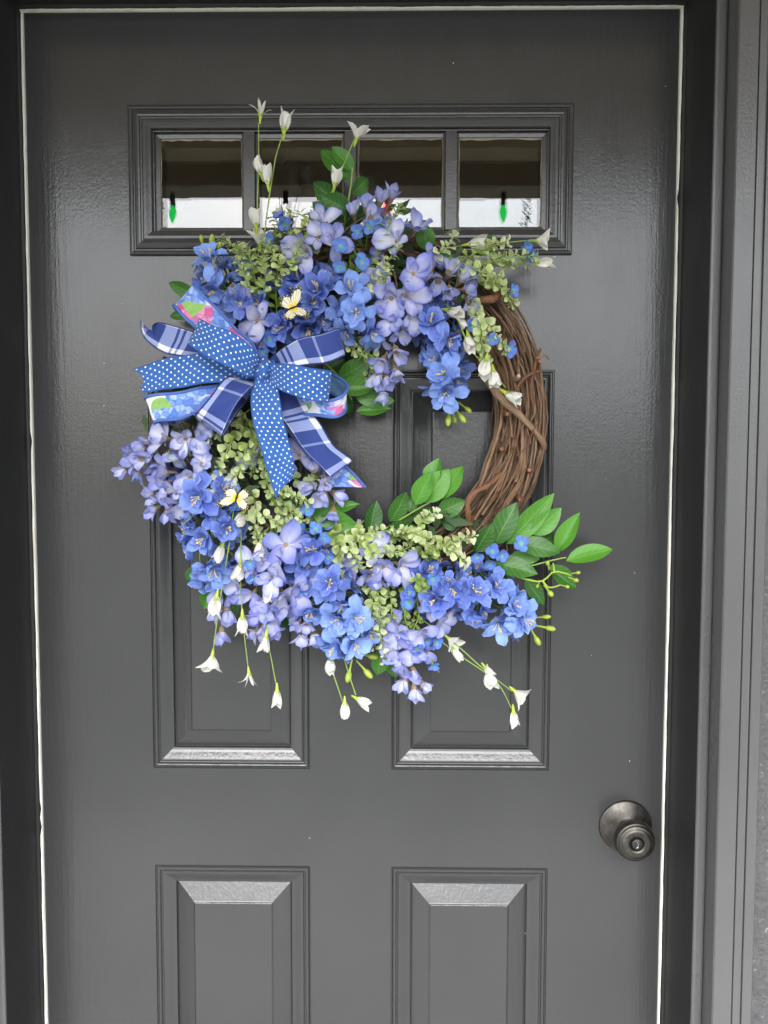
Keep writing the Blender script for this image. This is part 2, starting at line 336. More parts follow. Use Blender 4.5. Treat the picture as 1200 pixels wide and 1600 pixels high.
# ------------------------------------------------------------------ bulbs hanging from the beam (seen mirrored in the panes)
def bulb(px, py, col, label, withbulb=True):
    c = PR(px, py, 1.74); o, inv = empty('light_bulb', c, label, 'light bulb', 'holiday bulbs hanging from the porch beam')
    m = MB(); m.lathe([(.0001, .072), (.0095, .072), (.0095, .034), (.011, .034), (.011, .028), (.0001, .028)], 14, 0, Matrix.Translation(c)); link('socket', m.mesh('socket', [M_black]), o, None, inv)
    if withbulb:
        m = MB(); m.lathe([(.006, .028), (.0125, .016), (.0145, .004), (.0125, -.010), (.0075, -.024), (.0022, -.034), (.0001, -.036)], 16, 0, Matrix.Translation(c)); link('glass_bulb', m.mesh('glass_bulb', [col]), o, None, inv)
bulb(268, 333, M_gb, 'green holiday bulb mirrored in the leftmost door pane')
bulb(605, 328, M_rb, 'red holiday bulb mirrored in a pane behind the lilac buds')
bulb(787, 331, M_gb, 'green holiday bulb mirrored in the rightmost door pane')
bulb(447, 331, M_gb, 'bare black bulb socket mirrored in the second pane from the left', False)
#WREATH
# ================================================================== WREATH
# ---------------- plant and cloth materials
def petal_mat(name, throat, c_lo, c_hi, edge=None, transl=.14, rough=.55, vein=.12, thr=.34):
    """colour runs from throat to blade along the petal; object colour picks the bloom's own shade between lo and hi dye"""
    t = NT(name); uv = t.n('TexCoord').outputs['UV']; sp = t.n('SeparateXYZ'); t.l(uv, sp.inputs[0]); u, v = sp.outputs[0], sp.outputs[1]
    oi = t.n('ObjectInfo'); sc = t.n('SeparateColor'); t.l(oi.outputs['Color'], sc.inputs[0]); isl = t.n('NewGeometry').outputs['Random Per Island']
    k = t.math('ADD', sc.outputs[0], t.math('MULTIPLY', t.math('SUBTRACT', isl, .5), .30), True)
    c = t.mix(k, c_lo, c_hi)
    c = t.mix(t.ramp(v, [(.0, (1, 1, 1)), (thr, (0, 0, 0))]), c, throat)
    if edge:
        au = t.math('ABSOLUTE', t.math('SUBTRACT', t.math('MULTIPLY', u, 2.0), 1.0)); ee = t.math('MAXIMUM', t.math('POWER', au, 3.0), t.math('POWER', v, 3.0))
        c = t.mix(t.math('MULTIPLY', t.math('ADD', ee, t.math('MULTIPLY', t.math('SUBTRACT', t.noise(60, 3), .5), 1.1), True), .85), c, edge)
    vn = t.n('TexWave', Scale=3.2, Distortion=1.2, wave_type='BANDS', bands_direction='X'); m = t.n('Mapping', Scale=(3, .5, 1)); t.l(uv, m.inputs[0]); t.l(m.outputs[0], vn.inputs[0])
    c = t.mix(t.math('MULTIPLY', vn.outputs['Fac'], vein), c, t.mix(.5, c, (0, 0, 0)))
    c = t.mix(t.math('MULTIPLY', t.noise(240, 3), .26), c, t.mix(.5, c, (1, 1, 1)))
    t.l(c, t.b.inputs['Base Color']); t.b.inputs['Roughness'].default_value = rough; t.b.inputs['Specular IOR Level'].default_value = .3
    nb = t.bump(t.noise(150, 3), .6, .0022, t.bump(vn.outputs['Fac'], .4, .0008)); t.l(nb, t.b.inputs['Normal'])
    tl = t.n('BsdfTranslucent'); t.l(c, tl.inputs[0]); ms = t.n('MixShader'); ms.inputs[0].default_value = transl
    t.l(t.b.outputs[0], ms.inputs[1]); t.l(tl.outputs[0], ms.inputs[2]); t.l(ms.outputs[0], t.out.inputs[0]); return t.mat
def leaf_mat(name, c_lo, c_hi, vein, vamt, transl=.18, rough=.42, tipcol=None, nside=7.0):
    t = NT(name); uv = t.n('TexCoord').outputs['UV']; sp = t.n('SeparateXYZ'); t.l(uv, sp.inputs[0]); u, v = sp.outputs[0], sp.outputs[1]
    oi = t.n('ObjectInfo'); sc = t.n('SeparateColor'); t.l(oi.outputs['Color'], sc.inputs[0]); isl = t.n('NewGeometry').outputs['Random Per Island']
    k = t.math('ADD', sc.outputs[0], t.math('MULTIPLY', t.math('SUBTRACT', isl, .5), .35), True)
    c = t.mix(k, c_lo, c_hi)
    au = t.math('ABSOLUTE', t.math('SUBTRACT', t.math('MULTIPLY', u, 2.0), 1.0))
    if tipcol:
        wv_ = t.math('MULTIPLY', t.math('ADD', t.math('MULTIPLY', t.math('MAXIMUM', t.math('POWER', au, 2.5), t.math('POWER', v, 2.0)), .22), t.math('MULTIPLY', sc.outputs[1], .9), True), 1.0)
        c = t.mix(wv_, c, tipcol)
    mid = t.math('LESS_THAN', au, .05)
    ph = t.math('SUBTRACT', t.math('MULTIPLY', v, nside), t.math('MULTIPLY', au, 1.7)); fr = t.math('ABSOLUTE', t.math('SUBTRACT', t.math('FRACT', ph), .5))
    side = t.math('LESS_THAN', fr, .07); vv = t.math('MAXIMUM', mid, t.math('MULTIPLY', side, .6))
    c = t.mix(t.math('MULTIPLY', vv, vamt), c, vein)
    c = t.mix(t.math('MULTIPLY', t.noise(90, 4), .3), c, t.mix(.5, c, (0, .01, 0)))
    t.l(c, t.b.inputs['Base Color']); t.b.inputs['Roughness'].default_value = rough; t.b.inputs['Specular IOR Level'].default_value = .4
    nb = t.bump(vv, .35, .0005); t.l(nb, t.b.inputs['Normal'])
    tl = t.n('BsdfTranslucent'); t.l(c, tl.inputs[0]); ms = t.n('MixShader'); ms.inputs[0].default_value = transl
    t.l(t.b.outputs[0], ms.inputs[1]); t.l(tl.outputs[0], ms.inputs[2]); t.l(ms.outputs[0], t.out.inputs[0]); return t.mat
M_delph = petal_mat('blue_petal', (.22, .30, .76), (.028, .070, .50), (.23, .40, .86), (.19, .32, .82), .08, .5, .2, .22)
M_wist = petal_mat('lilac_petal', (.80, .78, .84), (.25, .29, .74), (.74, .76, .90), (.10, .14, .66), .18, .55, .15, .75)
M_bell = petal_mat('white_petal', (.80, .83, .62), (.76, .74, .66), (.84, .83, .79), None, .2, .6, .12)
M_fmn = petal_mat('teal_violet_petal', (.35, .55, .70), (.03, .20, .66), (.05, .30, .72), (.10, .05, .48), .12)
M_stam = simple('stamen_yellow', (.72, .52, .10), .6); M_stam2 = simple('stamen_pale', (.80, .74, .55), .6)
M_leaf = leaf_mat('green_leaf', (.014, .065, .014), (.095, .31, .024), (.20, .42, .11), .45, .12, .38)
M_euc = leaf_mat('pale_green_leaf', (.15, .28, .006), (.38, .54, .025), (.5, .6, .1), .12, .18, .45, (.88, .88, .66), 3.0)
M_stem = simple('green_stem', (.22, .34, .06), .5); M_stemd = simple('dark_green_stem', (.10, .17, .045), .5); M_calyx = simple('yellow_green_calyx', (.36, .46, .05), .45)
M_brown = simple('brown_stalk', (.27, .19, .10), .6); M_bud = simple('yellow_green_bud', (.30, .40, .045), .4)
def vine_mat(name, a, b, c_):
    t = NT(name); oi = t.n('ObjectInfo'); uv = t.n('TexCoord').outputs['UV']; m = t.n('Mapping', Scale=(6, .12, 1)); t.l(uv, m.inputs[0])
    f = t.n('TexNoise', Scale=5.0, Detail=5.0); t.l(m.outputs[0], f.inputs['Vector'])
    base = t.ramp(oi.outputs['Random'], [(0, a), (.45, b), (.8, c_), (1, (.56, .42, .28))])
    g = t.noise(120, 4); c = t.mix(t.ramp(f.outputs[0], [(.4, (0, 0, 0)), (.62, (1, 1, 1))]), t.mix(.55, base, (.02, .012, .008)), base)
    c = t.mix(t.math('MULTIPLY', g, .22), c, (.26, .18, .11)); t.l(c, t.b.inputs['Base Color']); t.b.inputs['Roughness'].default_value = .55
    t.l(t.bump(f.outputs[0], 1.0, .002), t.b.inputs['Normal']); return t.mat
M_vine = vine_mat('grapevine_bark', (.09, .045, .024), (.44, .25, .14), (.28, .175, .11))
M_wrap = vine_mat('red_brown_vine', (.23, .085, .036), (.26, .10, .045), (.23, .09, .04))
# ribbons: UV in metres, x across, y along
def ribbon_base(t, c, rough=.62):
    t.l(c, t.b.inputs['Base Color']); t.b.inputs['Roughness'].default_value = rough; t.b.inputs['Specular IOR Level'].default_value = .3
    uv = t.n('TexCoord').outputs['UV']; a = t.n('TexWave', Scale=380.0, bands_direction='X'); b = t.n('TexWave', Scale=380.0, bands_direction='Y'); t.l(uv, a.inputs[0]); t.l(uv, b.inputs[0])
    t.l(t.bump(t.noise(70, 3), .35, .0015, t.bump(t.math('ADD', a.outputs['Fac'], b.outputs['Fac']), .35, .0002)), t.b.inputs['Normal'])
    if 'Sheen Weight' in t.b.inputs: t.b.inputs['Sheen Weight'].default_value = .15
    return t.mat
t = NT('polka_dot_cloth'); sp = t.n('SeparateXYZ'); t.l(t.n('TexCoord').outputs['UV'], sp.inputs[0]); u, v = sp.outputs[0], sp.outputs[1]
def lattice(ou, ov):
    a = t.math('MULTIPLY', t.math('SUBTRACT', t.math('FRACT', t.math('ADD', t.math('DIVIDE', u, .0086), ou)), .5), .0086)
    b = t.math('MULTIPLY', t.math('SUBTRACT', t.math('FRACT', t.math('ADD', t.math('DIVIDE', v, .0108), ov)), .5), .0108)
    return t.math('SQRT', t.math('ADD', t.math('MULTIPLY', a, a), t.math('MULTIPLY', b, b)))
dd = t.math('MINIMUM', lattice(.25, .25), lattice(.75, .75))
M_polka = ribbon_base(t, t.mix(t.ramp(t.math('MULTIPLY', dd, 300.0), [(.28, (1, 1, 1)), (.40, (0, 0, 0))]), t.mix(t.noise(45, 4), (.014, .080, .29), (.026, .120, .39)), (.76, .76, .74)))
t = NT('plaid_cloth'); sp = t.n('SeparateXYZ'); t.l(t.n('TexCoord').outputs['UV'], sp.inputs[0]); u, v = sp.outputs[0], sp.outputs[1]
un = t.math('DIVIDE', u, .040); vf = t.math('FRACT', t.math('DIVIDE', v, .092))
bu = t.ramp(un, [(0, (.0,)*3), (.04, (.75,)*3), (.23, (0,)*3), (.92, (0,)*3), (.955, (.55,)*3)])
bv = t.ramp(vf, [(0, (0,)*3), (.36, (.62,)*3), (.44, (0,)*3), (.48, (.62,)*3), (.53, (0,)*3), (.57, (.62,)*3), (.74, (0,)*3), (.93, (.42,)*3), (.965, (0,)*3)])
for n_ in t.t.nodes:
    if n_.type == 'VALTORGB': n_.color_ramp.interpolation = 'CONSTANT'
tot = t.math('ADD', t.math('MULTIPLY', bu, .8), t.math('MULTIPLY', bv, .8))
M_plaid = ribbon_base(t, t.ramp(tot, [(0, (.018, .040, .20)), (.5, (.22, .27, .50)), (.72, (.30, .35, .57)), (1, (.72, .72, .78))]))
t = NT('hydrangea_print_cloth'); uv = t.n('TexCoord').outputs['UV']
vo = t.n('TexVoronoi', feature='F1', Scale=105.0); ve = t.n('TexVoronoi', feature='DISTANCE_TO_EDGE', Scale=105.0); t.l(uv, vo.inputs['Vector']); t.l(uv, ve.inputs['Vector'])
big = t.n('TexVoronoi', feature='F1', Scale=44.0); t.l(uv, big.inputs['Vector']); bs = t.n('SeparateColor'); t.l(big.outputs['Color'], bs.inputs[0]); cs = t.n('SeparateColor'); t.l(vo.outputs['Color'], cs.inputs[0])
blue = t.mix(cs.outputs[0], (.06, .17, .56), (.36, .50, .84)); pink = t.mix(cs.outputs[0], (.50, .06, .22), (.78, .30, .48)); lil = t.mix(cs.outputs[0], (.30, .28, .66), (.58, .56, .84)); grn = t.mix(t.noise(140, 4, uv), (.10, .30, .05), (.34, .50, .16))
f0 = bs.outputs[0]
fl = t.mix(t.math('GREATER_THAN', f0, .55), blue, lil); fl = t.mix(t.math('GREATER_THAN', f0, .66), fl, pink); fl = t.mix(t.math('MULTIPLY', t.ramp(ve.outputs['Distance'], [(0, (1,)*3), (.14, (0,)*3)]), .8), fl, t.mix(.6, fl, (.02, .05, .25)))
fl = t.mix(t.math('GREATER_THAN', f0, .90), fl, grn); fl = t.mix(t.ramp(big.outputs['Distance'], [(.74, (0,)*3), (.82, (1,)*3)]), fl, (.66, .68, .78))
M_hyd = ribbon_base(t, fl)
M_back = simple('slate_blue_backing', (.10, .20, .36), .6); M_pipe = simple('blue_piping', (.055, .12, .38), .55); M_navy = simple('navy_stitched_edge', (.012, .022, .10), .7); M_pedge = simple('blue_stitched_edge', (.02, .075, .29), .7)
# butterfly
t = NT('butterfly_wing'); sp = t.n('SeparateXYZ'); t.l(t.n('TexCoord').outputs['UV'], sp.inputs[0]); u, v = sp.outputs[0], sp.outputs[1]
vr = t.math('LESS_THAN', t.math('ABSOLUTE', t.math('SUBTRACT', t.math('FRACT', t.math('MULTIPLY', u, 6.0)), .5)), .07)
edge = t.math('GREATER_THAN', t.math('ADD', v, t.math('MULTIPLY', t.math('SUBTRACT', t.noise(160, 3), .5), .30)), .84)
c = t.mix(t.ramp(v, [(.26, (1, 1, 1)), (.46, (0, 0, 0))]), (.60, .58, .48), (.72, .50, .01)); c = t.mix(t.math('MULTIPLY', t.math('MULTIPLY', vr, t.math('GREATER_THAN', v, .38)), .85), c, (.06, .055, .05)); c = t.mix(edge, c, (.03, .03, .03))
t.l(c, t.b.inputs['Base Color']); t.b.inputs['Roughness'].default_value = .6; M_wing = t.mat
M_fuzz = simple('black_fuzz', (.02, .018, .016), .9); M_yspot = simple('yellow_spot', (.85, .62, .02), .6)

# ---------------- petals and flowers
def petal(m, ang, L, Wd, th0, bend, cup, mat=0, nu=4, nv=6, peak=.62, base=.18, r0=.001, twist=0., ruff=0., notch=0., off=(0, 0, 0), seed=0, tip=.0):
    rad = Vector((cos(ang), sin(ang), 0)); lat = Vector((-sin(ang), cos(ang), 0)); zz = Vector((0, 0, 1)); c = Vector(off)+rad*r0; rows = []; uvs = []
    for j in range(nv+1):
        v = j/nv; th = th0+bend*v; tg = rad*sin(th)+zz*cos(th); nn = -rad*cos(th)+zz*sin(th)
        if j: c = c+tg*(L/nv)
        pv = v**(math.log(.5)/math.log(peak)); w_ = Wd*.5*(max(sin(pi*min(pv, .995)), 0)**.62*(1-base*(1-v))+base*(1-v)); w_ = max(w_, Wd*(.02 if tip else .045))
        row = []; ru = []
        for i in range(nu+1):
            u = 2*i/nu-1; tw = twist*v; l2 = lat*cos(tw)+nn*sin(tw); n2 = nn*cos(tw)-lat*sin(tw)
            p = c+l2*(u*w_)+n2*(cup*u*u*w_+ruff*Wd*sin(5*u+seed*3+6*v)*v*v)
            if notch: p = p-tg*(notch*L*max(0, 1-abs(u)*2.4)*v**4)
            row.append(p); ru.append(((u+1)/2, v))
        rows.append(row); uvs.append(ru)
    m.grid(rows, mat, uvs)
def ball(m, c, r, mat, st=1.3, ax=Vector((0, 0, 1)), n=7):
    M_ = aim(c, ax); pr = [(.0001, -r*st)]+[(r*sin(pi*k/6), -r*st*cos(pi*k/6)) for k in range(1, 6)]+[(.0001, r*st)]; m.lathe(pr, n, mat, M_)
def delph(seed):
    r = random.Random(seed); m = MB(); n = 6 if seed % 2 else 5
    for k in range(n):
        a = 2*pi*k/n+r.uniform(-.18, .18); petal(m, a, .0262*r.uniform(.74, 1.12), .0182*r.uniform(.75, 1.15), r.uniform(.35, 1.15), r.uniform(-.2, 1.5), r.uniform(.1, .6), 0, 4, 6, r.uniform(.58, .74), .2, .0012, r.uniform(-1., 1.), r.uniform(.04, .13), 0, (0, 0, r.uniform(0, .0015)), k)
    for k in range(5):
        petal(m, r.uniform(0, 6.28), .021*r.uniform(.7, 1.1), .0125, r.uniform(.25, .6), r.uniform(.2, .7), .4, 0, 4, 5, .62, .2, .0008, r.uniform(-.4, .4))
    for k in range(6):
        a = r.uniform(0, 6.28); q = r.uniform(.002, .0062); h = r.uniform(.013, .0175); m.tube([(0, 0, 0), (q*.5*cos(a), q*.5*sin(a), h*.6), (q*cos(a), q*sin(a), h)], .00036, 4, 2); ball(m, Vector((q*cos(a), q*sin(a), h)), .0009, 1, 1.6, Vector((cos(a), sin(a), .8)), 5)
    m.tube([(0, 0, -.012), (0, 0, .002)], [.001, .0022], 6, 3); return m.mesh('delphinium_flower', [M_delph, M_stam, M_stam2, M_stemd])
def wist(seed):
    r = random.Random(seed+50); m = MB()
    petal(m, r.uniform(-.1, .1), .036*r.uniform(.8, 1.1), .026*r.uniform(.8, 1.15), r.uniform(.3, .8), r.uniform(.3, 1.3), r.uniform(.15, .45), 0, 6, 7, .62, .25, .001, r.uniform(-.5, .5), r.uniform(.06, .13), .10, (0, 0, 0), seed)
    for s_ in (-1, 1): petal(m, pi+s_*r.uniform(.35, .8), .030*r.uniform(.8, 1.15), .0165*r.uniform(.85, 1.2), r.uniform(.35, .8), r.uniform(.1, .8), r.uniform(.2, .4), 0, 4, 6, .62, .2, .001, s_*r.uniform(.2, .7), .03, 0, (0, 0, .001), seed)
    petal(m, pi, .019, .012, .3, .5, .5, 0, 4, 5, .6, .2, .0015)
    for s_ in (-1, 1): petal(m, s_*r.uniform(1.0, 1.7), .030*r.uniform(.7, 1.1), .017*r.uniform(.8, 1.2), r.uniform(.5, 1.1), r.uniform(-.3, 1.3), r.uniform(.2, .5), 0, 4, 6, .66, .2, .001, s_*r.uniform(-.6, .9), .1, 0, (0, 0, .001), seed+3)
    m.tube([(0, 0, -.010), (0, 0, -.004), (0, 0, .003)], [.001, .0024, .0032], 7, 1); return m.mesh('wisteria_flower', [M_wist, M_brown])
def wbud(seed):
    r = random.Random(seed+90); m = MB(); n = 4
    for k in range(n): petal(m, 2*pi*k/n+r.uniform(-.2, .2), .0195*r.uniform(.8, 1.15), .0125*r.uniform(.8, 1.2), r.uniform(.4, .75), r.uniform(-.9, .3), r.uniform(.3, .5), 0, 4, 5, .60, .4, .001, r.uniform(-.2, .2), .02, 0, (0, 0, 0), k)
    petal(m, r.uniform(0, 6), .0135, .012, .7, r.uniform(.2, .7), .3, 0, 4, 5, .6, .3, .001)
    m.tube([(0, 0, -.011), (0, 0, -.005), (0, 0, -.001), (0, 0, .004)], [.0009, .001, .0034, .0044], 7, 1); return m.mesh('wisteria_bud', [M_wist, M_brown])
def bell(seed):
    r = random.Random(seed+130); m = MB(); n = 4; op = (.02, .16, .30, .10)[seed % 4]
    for k in range(n): petal(m, 2*pi*k/n+r.uniform(-.25, .25), .0275*r.uniform(.85, 1.1), .0150*r.uniform(.85, 1.15), op+r.uniform(.12, .28), r.uniform(-.45, .15)+(.5 if seed % 4 == 2 else 0), r.uniform(.25, .5), 0, 4, 6, .56, .3, .0012, r.uniform(-.3, .3), .02, 0, (0, 0, .0015), k, .1)
    for k in range(4): petal(m, k*pi/2+.5, .0095, .0056, .32, .35, .3, 1, 2, 3, .5, .5, .0012, tip=.1)
    m.tube([(0, 0, -.008), (0, 0, -.003), (0, 0, .003), (0, 0, .006)], [.0011, .0021, .0028, .002], 7, 1); return m.mesh('white_bellflower', [M_bell, M_calyx])
def spider(seed):
    r = random.Random(seed+170); m = MB()
    for k in range(4): petal(m, 2*pi*k/4+r.uniform(-.3, .3), .030*r.uniform(.8, 1.1), .0062, r.uniform(.05, .35), r.uniform(.2, 1.7) if k % 2 else .15, .4, 0, 2, 6, .5, .4, .0012, r.uniform(-.6, .6), tip=.1)
    for k in range(4): petal(m, k*pi/2+.5, .0095, .0056, .32, .35, .3, 1, 2, 3, .5, .5, .0012, tip=.1)
    m.tube([(0, 0, -.008), (0, 0, -.003), (0, 0, .003), (0, 0, .006)], [.0011, .0021, .0028, .002], 7, 1); return m.mesh('white_bellflower', [M_bell, M_calyx])
def fmn(seed):
    r = random.Random(seed+210); m = MB()
    for k in range(4): petal(m, 2*pi*k/4+r.uniform(-.2, .2), .0098*r.uniform(.85, 1.15), .0100, r.uniform(.8, 1.1), r.uniform(.1, .5), .25, 0, 4, 4, .62, .3, .0006, r.uniform(-.3, .3), .03, .1)
    m.tube([(0, 0, -.006), (0, 0, .002)], [.0008, .0016], 6, 1); return m.mesh('forget_me_not', [M_fmn, M_stem])
def leafmesh(seed, L, Wd, bend, fold, peak=.45, name='leaf', mat=M_leaf, nu=4, nv=8, rnd_=.85):
    r = random.Random(seed); m = MB(); rows = []; uvs = []; c = Vector((0, 0, 0))
    for j in range(nv+1):
        v = j/nv; th = bend*(v-.3)
        if j: c = c+Vector((0, cos(th), -sin(th)))*(L/nv)
        pv = v**(math.log(.5)/math.log(peak)); w_ = Wd*.5*max(sin(pi*min(max(pv, .0), 1)), 0)**rnd_; w_ = max(w_, Wd*.012)
        rows.append([c+Vector((2*i/nu-1, 0, 0))*w_+Vector((0, 0, fold*abs(2*i/nu-1)*w_+.04*Wd*sin(9*v+3*i/nu+seed)*abs(2*i/nu-1))) for i in range(nu+1)]); uvs.append([(i/nu, v) for i in range(nu+1)])
    m.grid(rows, 0, uvs); return m.mesh(name, [mat])
DEL = [delph(k) for k in range(10)]; WIS = [wist(k) for k in range(9)]; WBD = [wbud(k) for k in range(4)]; BEL = [bell(k) for k in range(8)]; SPI = [spider(k) for k in range(2)]; FMN = [fmn(k) for k in range(3)]
LEAF = [leafmesh(k, 1.0, 1.0, .3+.25*(k % 4), (.25, .4, .3, .15, .5)[k % 5]) for k in range(5)]
EUC = [leafmesh(20+k, .0150, .0138, .5+.3*k, .30, .58, 'eucalyptus_leaf', M_euc, 4, 6, .55) for k in range(4)]
BUDM = MB(); BUDM.tube([(0, 0, 0), (0, 0, .010), (0, 0, .014)], [.0014, .0016, .0026], 7, 0); ball(BUDM, Vector((0, 0, .0185)), .0048, 0, 1.35, n=9); BUDM = BUDM.mesh('green_bud', [M_bud])

# ---------------- the wreath root and the grapevine ring
WC = P(565, 650, .036); wreath, winv = empty('wreath', P(565, 650, 0), 'grapevine wreath of blue and white silk flowers with a blue ribbon bow', 'wreath')
def part(name, m, mats, smooth=True, label=None):
    o = link(name, m.mesh(name, mats, smooth) if isinstance(m, MB) else m, wreath, None, winv)
    if label: o['label'] = label
    return o
def sub(name, me, par, world=None, shade=None, white=0.0):
    o = link(name, me, par, world)
    if shade is not None: o.color = (max(0, min(1, shade)), white, 0, 1)
    return o
RM = (P(814, 650, .036)-WC).length
def ringpt(a, ro, yo): return WC+Vector((cos(a)*(RM+ro), -yo, sin(a)*(RM+ro)))
def vine(a0, a1, ro, yo, r, wob, seed, n=None):
    rr = random.Random(seed); n = n or max(10, int(abs(a1-a0)*13)); pts = []; rad = []
    f1, f2, p1, p2 = rr.uniform(1.2, 3.2), rr.uniform(1.2, 3.2), rr.uniform(0, 6), rr.uniform(0, 6); f3, p3 = rr.uniform(7, 13), rr.uniform(0, 6)
    for j in range(n+1):
        a = a0+(a1-a0)*j/n; pts.append(ringpt(a, ro+wob*sin(f1*a+p1)+.0026*sin(f3*a+p3), yo+wob*.8*sin(f2*a+p2)+.002*sin(f3*a*1.3)))
        kn = 1.0+(.45 if rr.random() < .07 else rr.uniform(-.10, .12)); rad.append(r*kn*(1-.55*(j/n)**3))
    return pts, rad
m = MB(); pts, rad = vine(0, 2*pi, 0, .0, .006, .004, 1, 90); m.tube(pts, rad, 8)
ring = part('grapevine_ring', m, [M_vine], True, 'bare brown twisted grapevine ring')
vr_ = random.Random(11)
for k in range(290):
    q = vr_.uniform(0, 2*pi); e2 = sqrt(vr_.uniform(.12, 1)); a0 = vr_.uniform(-1.3, -.1) if k < 215 else vr_.uniform(.6, 5.0); ln = vr_.uniform(1.1, 2.4)
    m = MB(); pts, rad = vine(a0, a0+ln, .032*e2*cos(q), .028*e2*sin(q), vr_.choice((.0007, .0009, .0011, .0013, .0015, .0018, .0024)), vr_.uniform(.003, .011), 100+k); m.tube(pts, rad, 6)
    sub('vine', m.mesh('vine', [M_vine]), ring)
def ptube(pts, r, n=24, taper=.3, seed=0):
    sp = cat_spline(pts, n); rr = random.Random(seed)
    return [P(*q)+Vector((rr.uniform(-1, 1), rr.uniform(-1, 1), rr.uniform(-1, 1)))*r*.12 for q in sp], [r*(1-taper*j/n)*rr.uniform(.9, 1.1) for j in range(n+1)]
for i, (pts, r) in enumerate([([(748, 560, .05), (760, 592, .075), (782, 622, .082), (815, 652, .08), (848, 690, .058), (846, 705, .04)], .0050), ([(737, 832, .055), (731, 800, .074), (735, 775, .076), (762, 758, .074), (790, 735, .06)], .0044), ([(800, 640, .07), (806, 612, .075), (820, 590, .078), (846, 578, .07)], .0024), ([(738, 470, .07), (765, 468, .085), (792, 455, .07)], .0062),
        ([(845, 545, .066), (836, 570, .07), (830, 610, .072), (838, 660, .07)], .0022), ([(790, 690, .072), (812, 706, .078), (828, 690, .075), (822, 674, .074)], .0011), ([(806, 768, .07), (818, 782, .078), (830, 776, .075)], .0010), ([(795, 548, .074), (806, 540, .08), (800, 528, .078), (788, 534, .074)], .0011), ([(815, 660, .075), (808, 690, .08), (812, 730, .078), (800, 760, .07)], .0013), ([(838, 560, .07), (852, 556, .066), (858, 562, .06)], .0016)]):
    m = MB(); a, b = ptube(pts, r, 22, .25, i); m.tube(a, b, 8 if r > .002 else 5); sub('wrapping_vine', m.mesh('wrapping_vine', [M_wrap]), ring)
tw_ = random.Random(77)
for k in range(26):                           # stray broken twig ends
    a = tw_.uniform(-.75, .75); b0 = ringpt(a, tw_.gauss(0, .022), .03); up_ = Vector((-sin(a), 0, cos(a)))*tw_.choice((-1, 1)); e1 = b0+up_*tw_.uniform(.015, .04)+Vector((cos(a)*jit(.012), -tw_.uniform(.006, .016), sin(a)*jit(.012))); m = MB(); m.tube([b0, (b0+e1)/2+Vector((jit(.003), -.003, jit(.003))), e1], [.0013, .0011, .0006], 5); sub('twig_end', m.mesh('twig_end', [M_wrap if k % 2 else M_vine]), ring)
for i, (px, py, d) in enumerate([(790, 645, .078), (770, 520, .075), (828, 735, .072), (842, 565, .07), (785, 700, .07), (808, 590, .08), (812, 838-60, .07)]):
    m = MB(); p = P(px, py, d); m.tube([p+Vector((0, .012, 0)), p, p+Vector((jit(.003), -.006, jit(.003)))], [.0042, .0040, .0026], 8); sub('vine_knot', m.mesh('vine_knot', [M_wrap]), ring)

# ---------------- dark filler foliage that backs the flowers
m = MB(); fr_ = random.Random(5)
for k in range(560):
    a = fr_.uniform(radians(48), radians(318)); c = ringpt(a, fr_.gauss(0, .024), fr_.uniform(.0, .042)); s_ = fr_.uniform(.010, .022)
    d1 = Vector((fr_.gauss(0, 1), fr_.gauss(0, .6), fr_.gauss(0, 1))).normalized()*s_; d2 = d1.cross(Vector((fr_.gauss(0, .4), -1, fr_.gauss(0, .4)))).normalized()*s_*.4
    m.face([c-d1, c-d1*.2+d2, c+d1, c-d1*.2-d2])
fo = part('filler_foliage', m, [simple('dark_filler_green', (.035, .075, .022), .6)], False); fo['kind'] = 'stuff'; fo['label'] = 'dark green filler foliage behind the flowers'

# ---------------- leafy branches: (base px, tip px, width px, depth base, depth tip, shade)
def place_leaf(par, b, tp, wpx, shade, k, name='leaf', twist=0.0):
    B, T = P(*b), P(*tp); ax = T-B; L = ax.length; y = ax.normalized(); vw = (CAM-B).normalized(); z = (vw-y*vw.dot(y)).normalized()
    z = (Matrix.Rotation(twist, 3, y) @ z); x = y.cross(z); wd = wpx*.00084
    M_ = Matrix.Translation(B) @ Matrix((x*wd, y*L, z*wd)).transposed().to_4x4()
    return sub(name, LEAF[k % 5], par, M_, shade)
def branch(stem, leaves, sr=.0016, mat=M_stem, name='leafy_branch'):
    m = MB(); a, b = ptube(stem, sr, 12, .4, len(leaves)); m.tube(a, b, 6); o = part(name, m, [mat])
    for k, (bx, by, tx, ty, wp, sh, d0, d1) in enumerate(leaves): place_leaf(o, (bx, by, d0), (tx, ty, d1), wp, sh, k+bx, 'leaf', jit(.45))
    return o
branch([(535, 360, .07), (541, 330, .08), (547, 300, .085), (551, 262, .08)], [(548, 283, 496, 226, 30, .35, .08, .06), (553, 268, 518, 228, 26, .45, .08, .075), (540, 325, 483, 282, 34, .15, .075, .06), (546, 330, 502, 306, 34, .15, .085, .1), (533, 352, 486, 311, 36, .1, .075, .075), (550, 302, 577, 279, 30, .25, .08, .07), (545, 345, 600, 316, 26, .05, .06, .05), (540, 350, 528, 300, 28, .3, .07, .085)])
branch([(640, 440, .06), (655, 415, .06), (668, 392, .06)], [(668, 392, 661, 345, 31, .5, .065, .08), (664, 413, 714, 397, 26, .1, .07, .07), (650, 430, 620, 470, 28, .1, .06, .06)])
branch([(330, 500, .05), (305, 480, .045)], [(310, 464, 262, 441, 25, .3, .05, .035), (306, 487, 261, 495, 20, .3, .045, .03), (330, 470, 300, 440, 24, .1, .05, .04)])
